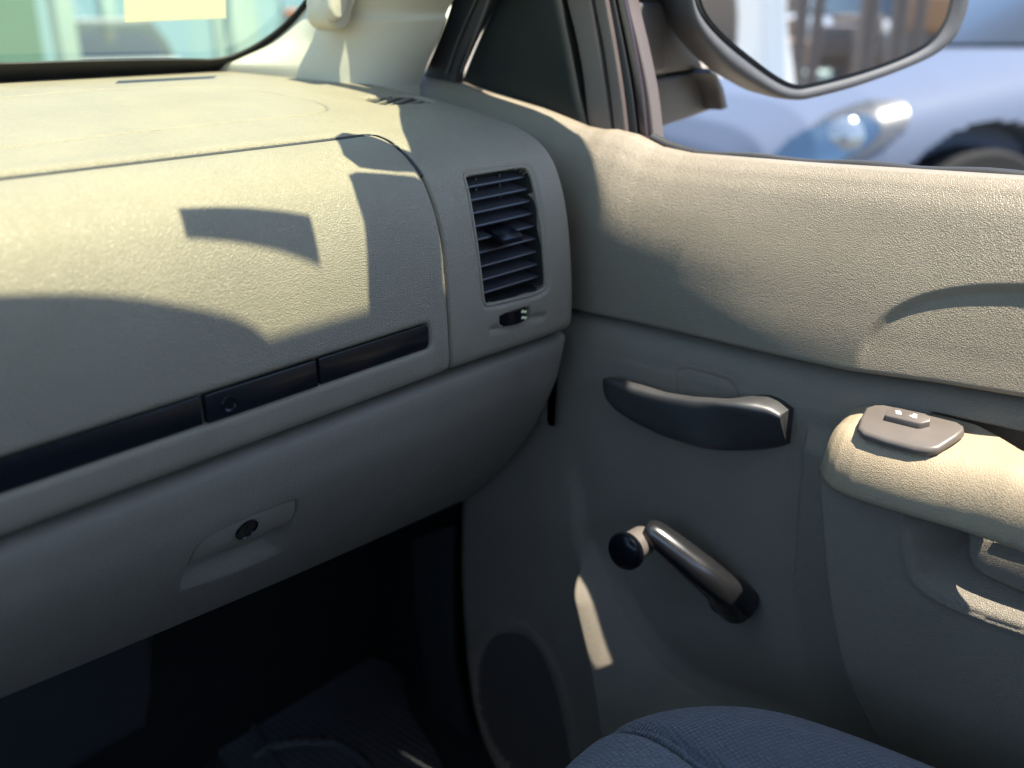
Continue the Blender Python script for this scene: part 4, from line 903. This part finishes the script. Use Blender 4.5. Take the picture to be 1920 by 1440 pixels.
# ------------------------------------------------------------------ outside, by the passenger side: the blue car
M_blue = plastic('pale silver blue car paint', (0.095, 0.114, 0.158), 0.5, 0.0, 900, 0.05, 0.04)
M_tyre = plastic('black tyre rubber', (0.006, 0.006, 0.006), 0.9)
M_alloy, _, _ = mat_base('worn alloy', (0.10, 0.085, 0.08), 0.4, 0.5, 0.7)
M_lens, _, lb = mat_base('headlight lens', (0.16, 0.19, 0.22), 0.12, 0.6, 0.3, 0.8)
M_bowl, _, _ = mat_base('headlight bowl', (0.05, 0.085, 0.12), 0.15, 0.6, 0.6, 0.8)
def make_car(name, body_m, label, group, loc, yaw, detail=False, s=1.0):
    t = thing(name, (0, 0, 0), label, 'car', group)
    L_ = [0, .03, .10, .25, .5, .8, 1.1, 1.35, 1.6, 2.0, 2.5, 3.2, 3.9, 4.4, 4.65, 4.75]
    Wd = [.40, .60, .74, .84, .90, .92, .93, .93, .93, .93, .93, .93, .92, .88, .80, .60]
    Zt = [.62, .70, .80, .90, .98, 1.04, 1.09, 1.12, 1.15, 1.16, 1.16, 1.16, 1.15, 1.10, 1.0, .85]
    Zb = [.42, .34, .28, .24, .22, .22, .22, .22, .22, .22, .22, .22, .24, .30, .36, .45]
    ll = np.linspace(0, 4.75, 420 if detail else 110); f = lambda a: np.interp(ll, L_, a); W_, T, B_ = f(Wd), f(Zt), f(Zb)
    nS = 180 if detail else 60; V = []
    for x, w_, t_, b in zip(ll, W_, T, B_):
        for k in range(nS):
            a = 2*math.pi*k/nS; c, s_ = math.cos(a), math.sin(a); cc = math.copysign(abs(c)**0.45, c); s2 = math.copysign(abs(s_)**0.62, s_)
            y = w_*cc; z = (t_+b)/2+(t_-b)/2*s2
            for wx in (0.95, 3.75):
                d = math.hypot(x-wx, z-0.38)
                if abs(cc) > 0.7 and d < 0.44: y *= 0.78
            V.append((-x+0.95, y, z))
    V = np.array(V); F = grid_f(len(ll), nS, True)
    bm = bmesh.new(); vb = [bm.verts.new(tuple(v)) for v in V]
    for q in F: bm.faces.new([vb[i] for i in q])
    bm.faces.new(vb[:nS]); bm.faces.new(vb[-nS:])
    bm_obj('body', bm, body_m, t, True, 55)
    bm = bmesh.new(); rows = []
    for z, x0, x1, w_ in ((1.10, 1.05, 4.55, .80), (1.30, 1.45, 4.35, .76), (1.52, 1.95, 4.0, .66), (1.62, 2.3, 3.7, .58), (1.64, 2.6, 3.4, .40)):
        r_ = []
        for k in range(40):
            a = 2*math.pi*k/40; c, s_ = math.cos(a), math.sin(a)
            r_.append(bm.verts.new((-((x0+x1)/2+(x1-x0)/2*math.copysign(abs(c)**0.5, c))+0.95, w_*math.copysign(abs(s_)**0.5, s_), z)))
        rows.append(r_)
    for a, b in zip(rows[:-1], rows[1:]):
        for k in range(40): bm.faces.new([a[k], a[(k+1) % 40], b[(k+1) % 40], b[k]])
    bm.faces.new(rows[-1]); bm_obj('cabin', bm, M_win, t, True, 60)
    bm = bmesh.new(); add_box(bm, (-2.75, -.58, 1.60), (-1.40, .58, 1.66), 0.02); bm_obj('roof', bm, body_m, t)
    for wx in (0.95, 3.75):
        for sd in (1, -1):
            bm = bmesh.new(); c = (-wx+0.95, sd*0.70, 0.36); add_lathe(bm, [(0.22, 0.0), (0.34, 0.0), (0.36, 0.03), (0.36, 0.19), (0.34, 0.21), (0.25, 0.205), (0.24, 0.18), (0.05, 0.17)], c, (0, sd, 0), 40)
            wl = bm_obj('wheel', bm, M_tyre, t, True, 40)
            bm = bmesh.new()
            for k in range(7):
                a = 2*math.pi*k/7; d = np.array([math.cos(a), 0, math.sin(a)]); e = np.array([-math.sin(a), 0, math.cos(a)])*0.028
                p0 = np.array([c[0], c[1]+sd*0.185, c[2]])
                add_prism(bm, [p0-e*1.2, p0+e*1.2, p0+d*0.235+e, p0+d*0.235-e], (0, sd*0.015, 0), 0.004, 1)
            add_lathe(bm, [(0.06, 0.0), (0.06, 0.02), (0.045, 0.028)], (c[0], c[1]+sd*0.185, c[2]), (0, sd, 0), 24)
            add_lathe(bm, [(0.238, 0.0), (0.25, 0.0), (0.25, 0.015), (0.238, 0.015)], (c[0], c[1]+sd*0.19, c[2]), (0, sd, 0), 40)
            bm_obj('rim', bm, M_alloy, wl, True, 40)
    def skin(l, z, sd):                              # a point on the body side
        i = np.interp(l, ll, np.arange(len(ll))); w_, t_, b = np.interp(l, ll, W_), np.interp(l, ll, T), np.interp(l, ll, B_)
        s2 = (z-(t_+b)/2)/((t_-b)/2); s_ = min(1, abs(s2))**(1/0.62); cc = math.sqrt(max(0, 1-s_*s_))**0.45
        return np.array([-l+0.95, sd*w_*cc, z])
    for sd in (1, -1):
        pts = [(0.13, .665), (0.17, .74), (0.27, .825), (0.42, .89), (0.55, .915), (0.61, .89), (0.59, .82), (0.49, .745), (0.34, .68), (0.20, .645)]
        n = np.array([0.5, sd*0.85, 0.15]); out = spline(pts, 4, True); g = np.array([(l, z) for l in np.linspace(0.0, 0.66, 67) for z in np.linspace(0.56, 0.95, 40)])
        S3 = np.array([skin(l, z, sd) for l, z in g]); Fh_ = grid_f(67, 40); cg = g[Fh_].mean(1); cen_ = np.array([0.33, 0.76]); small = np.array([0.30, 0.755])+(out-out.mean(0))*0.80
        hl = mesh_np('headlight', S3+n*0.010, Fh_[inside(cg, out)], M_bezel, t); mesh_np('lens', S3+n*0.016, Fh_[inside(cg, small)], M_bowl, hl)
        c3 = skin(0.36, 0.785, sd)+n*0.012; bm = bmesh.new(); add_lathe(bm, [(0.072, -0.02), (0.072, 0.0), (0.05, 0.018), (0.002, 0.024)], c3, n, 24); bm_obj('lamp', bm, M_lens, hl, True, 40)
        bm = bmesh.new(); c3 = skin(0.10, 0.46, sd); add_lathe(bm, [(0.075, -0.03), (0.075, 0.012), (0.05, 0.016)], c3, (0.75, sd*0.6, 0), 20); bm_obj('fog_lamp', bm, M_bezel, t, True, 40)
    t.location = loc; t.rotation_euler = (0, 0, yaw); t.scale = (s, s, s)
    return t
M_win = plastic('dark car window glass', (0.03, 0.035, 0.04), 0.08, 0.0)
M_bezel = plastic('dark lamp surround', (0.05, 0.052, 0.055), 0.3)

f_yaw = math.atan2(0.61, -0.79)
make_car('parked_car', M_blue, 'pale silver blue car with oval headlight, parked close outside the passenger window', None, (5.30, 2.07, GZ+0.06), f_yaw, True, 1.12)

# ------------------------------------------------------------------ street beyond
def at(px, dist, z):                                # a point on the ground plan along a line of sight
    r = ray(px, 60); r = r/np.hypot(r[0], r[1]); return np.array([r[0]*dist, r[1]*dist, z])
def wall(name, label, cat, px0, px1, dist0, dist1, z0, z1, mat, depth=0.6, group=None):
    a, b = at(px0, dist0, z0), at(px1, dist1, z0); n = (a+b)/2; n[2] = 0; n /= np.linalg.norm(n)
    bm = bmesh.new(); add_prism(bm, [a, b, b+[0, 0, z1-z0], a+[0, 0, z1-z0]], n*depth, 0.02, 1)
    return tag(bm_obj(name, bm, mat, None, True, 40), label, cat, group)
M_teal = plastic('pale teal painted render', (0.42, 0.62, 0.60), 0.8, 0.3, 3, 0.3, 0.08)
M_dkgreen = plastic('dark green painted boards', (0.10, 0.17, 0.13), 0.8, 0.3, 4, 0.3, 0.3)
M_brown = plastic('dusty brown earth and brick', (0.20, 0.155, 0.12), 0.9, 0.6, 4, 0.3, 0.4)
M_yel = plastic('yellow painted metal', (0.75, 0.48, 0.04), 0.5, 0.0)
wall('shop_wall', 'dark green boarded wall behind the blue car', 'wall', 1500, 2500, 13, 10, GZ, 2.6, M_dkgreen)
wall('wall_pier', 'pale teal pier standing before the dark green boarded wall', 'pier', 1838, 1902, 11.2, 11.0, GZ+0.75, 3.0, M_teal, 0.4)
wall('pier_base', 'low brown brick plinth under the pale teal pier', 'plinth', 1700, 2100, 10.9, 10.7, GZ, GZ+0.80, M_brown, 0.5)
c = at(1806, 9.6, GZ); bm = bmesh.new(); add_lathe(bm, [(0.20, 0), (0.17, 0.04), (0.16, 0.95), (0.13, 1.06), (0.02, 1.12)], c, (0, 0, 1), 24)
tag(bm_obj('yellow_bollard', bm, M_yel), 'yellow round bollard beside the pale teal pier', 'bollard')

# in front of the windshield: a pale blue building, posts, hedge, an orange car
M_pale = plastic('pale blue grey facade', (0.22, 0.33, 0.35), 0.85, 0.3, 2, 0.3, 0.08)
M_gl2 = plastic('light window glass', (0.19, 0.30, 0.35), 0.5, 0.0, 5)
M_post = plastic('grey green painted post', (0.26, 0.34, 0.30), 0.7, 0.1)
a, b = at(-500, 27, GZ), at(760, 25, GZ)
bd = thing('building', tuple((a+b)/2), 'pale blue grey building with broad window bays, seen through the windshield', 'building')
n = (a+b)/2; n[2] = 0; n /= np.linalg.norm(n)
bm = bmesh.new(); add_prism(bm, [a, b, b+[0, 0, 9], a+[0, 0, 9]], n*4, 0.05, 1); bm_obj('facade', bm, M_pale, bd, True, 40)
for k in range(9):
    p0 = a+(b-a)*(k+0.18)/9; p1 = a+(b-a)*(k+0.80)/9
    bm = bmesh.new(); add_prism(bm, [p0-n*0.08+[0, 0, .5], p1-n*0.08+[0, 0, .5], p1-n*0.08+[0, 0, 2.9], p0-n*0.08+[0, 0, 2.9]], n*0.2, 0.02, 1); bm_obj('window', bm, (M_gl2, M_post, M_gl2, M_dkgreen, M_gl2)[k % 5], bd, True, 40)
for i, (px, d_) in enumerate(((-60, 15.5), (120, 14.5), (205, 19.0), (440, 16.5))):
    c = at(px, d_, GZ); bm = bmesh.new(); add_box(bm, c-[.12, .12, 0], c+[.12, .12, 4.2], 0.02)
    tag(bm_obj('square_post', bm, M_post), ['grey green square post at the edge of the windshield view', 'grey green square post left of the sticker on the windshield', 'thin far grey green post just behind the sticker', 'grey green square post right of the sticker on the windshield'][i], 'post', 'square posts before the pale building')
hd = at(-60, 8.0, GZ); hd2 = at(330, 8.4, GZ); nL = 2600; d_ = (hd2-hd)
Vh, Fh = [], []
for i in range(nL):
    u, h = rng.random(), rng.random(); c = hd+d_*u+np.array([rng.normal(0, .14), rng.normal(0, .14), 0.05+h*(0.95+0.08*math.sin(u*17))])
    q = rng.normal(size=3); q /= np.linalg.norm(q); e = np.cross(q, rng.normal(size=3)); e /= np.linalg.norm(e); f = np.cross(q, e); k = len(Vh)
    Vh += [c-e*.06, c+f*.035, c+e*.06, c-f*.035]; Fh.append([k, k+1, k+2, k+3])
M_leaf = plastic('mid green leaves', (0.07, 0.13, 0.05), 0.6, 0.0, 20, 0.3, 0.4)
tag(mesh_np('hedge', Vh, Fh, M_leaf, None, False), 'low green hedge in front of the pale building', 'hedge')
M_orange = paint('orange car paint', (0.55, 0.16, 0.05), 0.3); M_whitecar = paint('white car paint', (0.36, 0.37, 0.38), 0.3)
p = at(640, 11.5, GZ); make_car('parked_car', M_orange, 'orange car parked ahead, seen at the corner of the windshield', 'cars parked along the street', tuple(p), -2.22)
p = at(230, 16, GZ); make_car('parked_car', M_whitecar, 'white car parked ahead beside the orange one', 'cars parked along the street', tuple(p), -2.0)

# behind the truck, seen in the side mirror: its own flank, cloth, poles, white cars, brown clutter
NMv = NM
def mir(px, dist, z):                               # ground-plan point along the reflected line of sight
    o = mplane(px); r = ray(*px); r = r/np.linalg.norm(r); q = r-2*np.dot(r, NMv)*NMv; h = q/np.hypot(q[0], q[1]); p = o+h*dist; p[2] = z; return p
print('mirror dirs', [ (lambda r: (r-2*np.dot(r,NMv)*NMv).round(2).tolist())(ray(*p)/np.linalg.norm(ray(*p))) for p in [(1305,10),(1400,60),(1500,100),(1600,80),(1770,20)]])
M_bedpaint = paint('off white vehicle paint', (0.26, 0.25, 0.23), 0.3)
for i, (px, d_) in enumerate(((1625, 4.5), (1682, 5.4), (1500, 6.5), (1530, 7.5), (1720, 8.0))):
    c = mir((px, 60), d_, GZ); bm = bmesh.new(); add_lathe(bm, [(0.05, 0), (0.05, 3.4)], c, (0, 0, 1), 14)
    tag(bm_obj('scaffold_pole', bm, M_post2 if False else M_frame), ['near brown upright pole behind the truck, middle of the mirror view', 'near brown upright pole behind the truck, right of the middle one', 'far thin upright pole behind the truck, beside the white cloth', 'far thin upright pole behind the truck, second from the white cloth', 'farthest thin upright pole behind the truck, at the mirror edge'][i], 'pole', 'upright poles behind the truck')
M_tan = plastic('faded orange tan cardboard', (0.30, 0.17, 0.09), 0.8, 0.2, 60)
M_cloth = plastic('white sunlit cloth', (0.85, 0.83, 0.78), 0.9, 0.3, 60, 0.2, 0.05)
c = mir((1432, 60), 4.2, GZ); rows = []
for h, r_ in ((0.25, .24), (0.5, .21), (0.8, .19), (1.05, .15), (1.3, .12), (1.5, .14), (1.62, .10), (1.68, .02)):
    rows.append([c+[(r_+.035*math.sin(5*t+h*3))*math.cos(t)*0.8+0.10*(1.2-h), (r_+.03*math.sin(4*t+h))*math.sin(t), h] for t in np.linspace(0, 2*math.pi, 48, endpoint=False)])
G = np.array(rows); 
cl = mesh_np('draped_cloth', G.reshape(-1, 3), grid_f(*G.shape[:2], True), M_cloth); tag(cl, 'white cloth draped over a stand beside the truck, seen in the mirror', 'cloth')
bm = bmesh.new(); add_lathe(bm, [(0.2, 0), (0.2, 0.05), (0.03, 0.06), (0.03, 1.6)], c, (0, 0, 1), 16); tag(bm_obj('cloth_stand', bm, M_frame), 'thin metal stand under the white draped cloth', 'stand')
for i, (px, d_) in enumerate(((1560, 14.0), (1640, 17.0), (1745, 15.0))):
    p = mir((px, 40), d_, GZ); make_car('parked_car', M_whitecar, ['white car parked behind the truck, left of the poles in the mirror', 'white car far behind the truck, between the poles in the mirror', 'white car parked behind the truck, at the outer edge of the mirror'][i], 'cars parked along the street', tuple(p), -1.9+0.3*i)
for i in range(17):
    px = 1455+335*((i*0.381966) % 1.0); d_ = 8.0+7.0*((i*0.71) % 1.0); p = mir((px, 100), d_, GZ); h0 = 0.0; top = rng.uniform(0.6, 1.1)
    while h0 < top:
        s_ = rng.uniform(.16, .30); hh = rng.uniform(.18, .34); k = rng.integers(0, 5)
        bm = bmesh.new(); add_box(bm, (-s_, -s_*.8, 0), (s_, s_*.8, hh), 0.012, Matrix.Translation(Vector(p)+Vector((rng.normal(0, .03), rng.normal(0, .03), h0))) @ Matrix.Rotation(rng.uniform(-.4, .4), 4, 'Z'))
        o = bm_obj('crate', bm, [M_brown, M_frame, M_post, M_brown, M_tan][k]); tag(o, 'dusty brown or grey crate stacked on the ground behind the truck, seen in the mirror', 'crate', 'crates stacked behind the truck'); h0 += hh+0.002
wall_b = mir((1560, 40), 24, GZ); bm = bmesh.new(); add_box(bm, wall_b+[-14, -1, 0], wall_b+[14, 0, 2.2], 0.02); tag(bm_obj('brick_wall', bm, M_brown), 'long brown wall far behind the truck, seen in the mirror', 'wall')
# rear part of the truck's own side
bm = bmesh.new(); add_prism(bm, [(0.93, -0.60, -0.98), (0.95, -0.60, -0.4), (0.92, -0.60, -0.08), (0.86, -0.60, 0.40), (0.70, -0.60, 0.47), (0.6, -0.60, 0.47), (0.6, -0.60, -0.98)], (0, -0.5, 0), 0.01, 2); bm_obj('rear_side_panel', bm, M_bedpaint, cab, True, 40)
bm = bmesh.new(); add_prism(bm, [(0.93, -0.66, -0.02), (0.885, -0.66, 0.34), (0.885, -0.98, 0.34), (0.93, -0.98, -0.02)], (0.02, 0, 0.004), 0.003, 1); bm_obj('rear_side_window', bm, M_win, cab, True, 40)
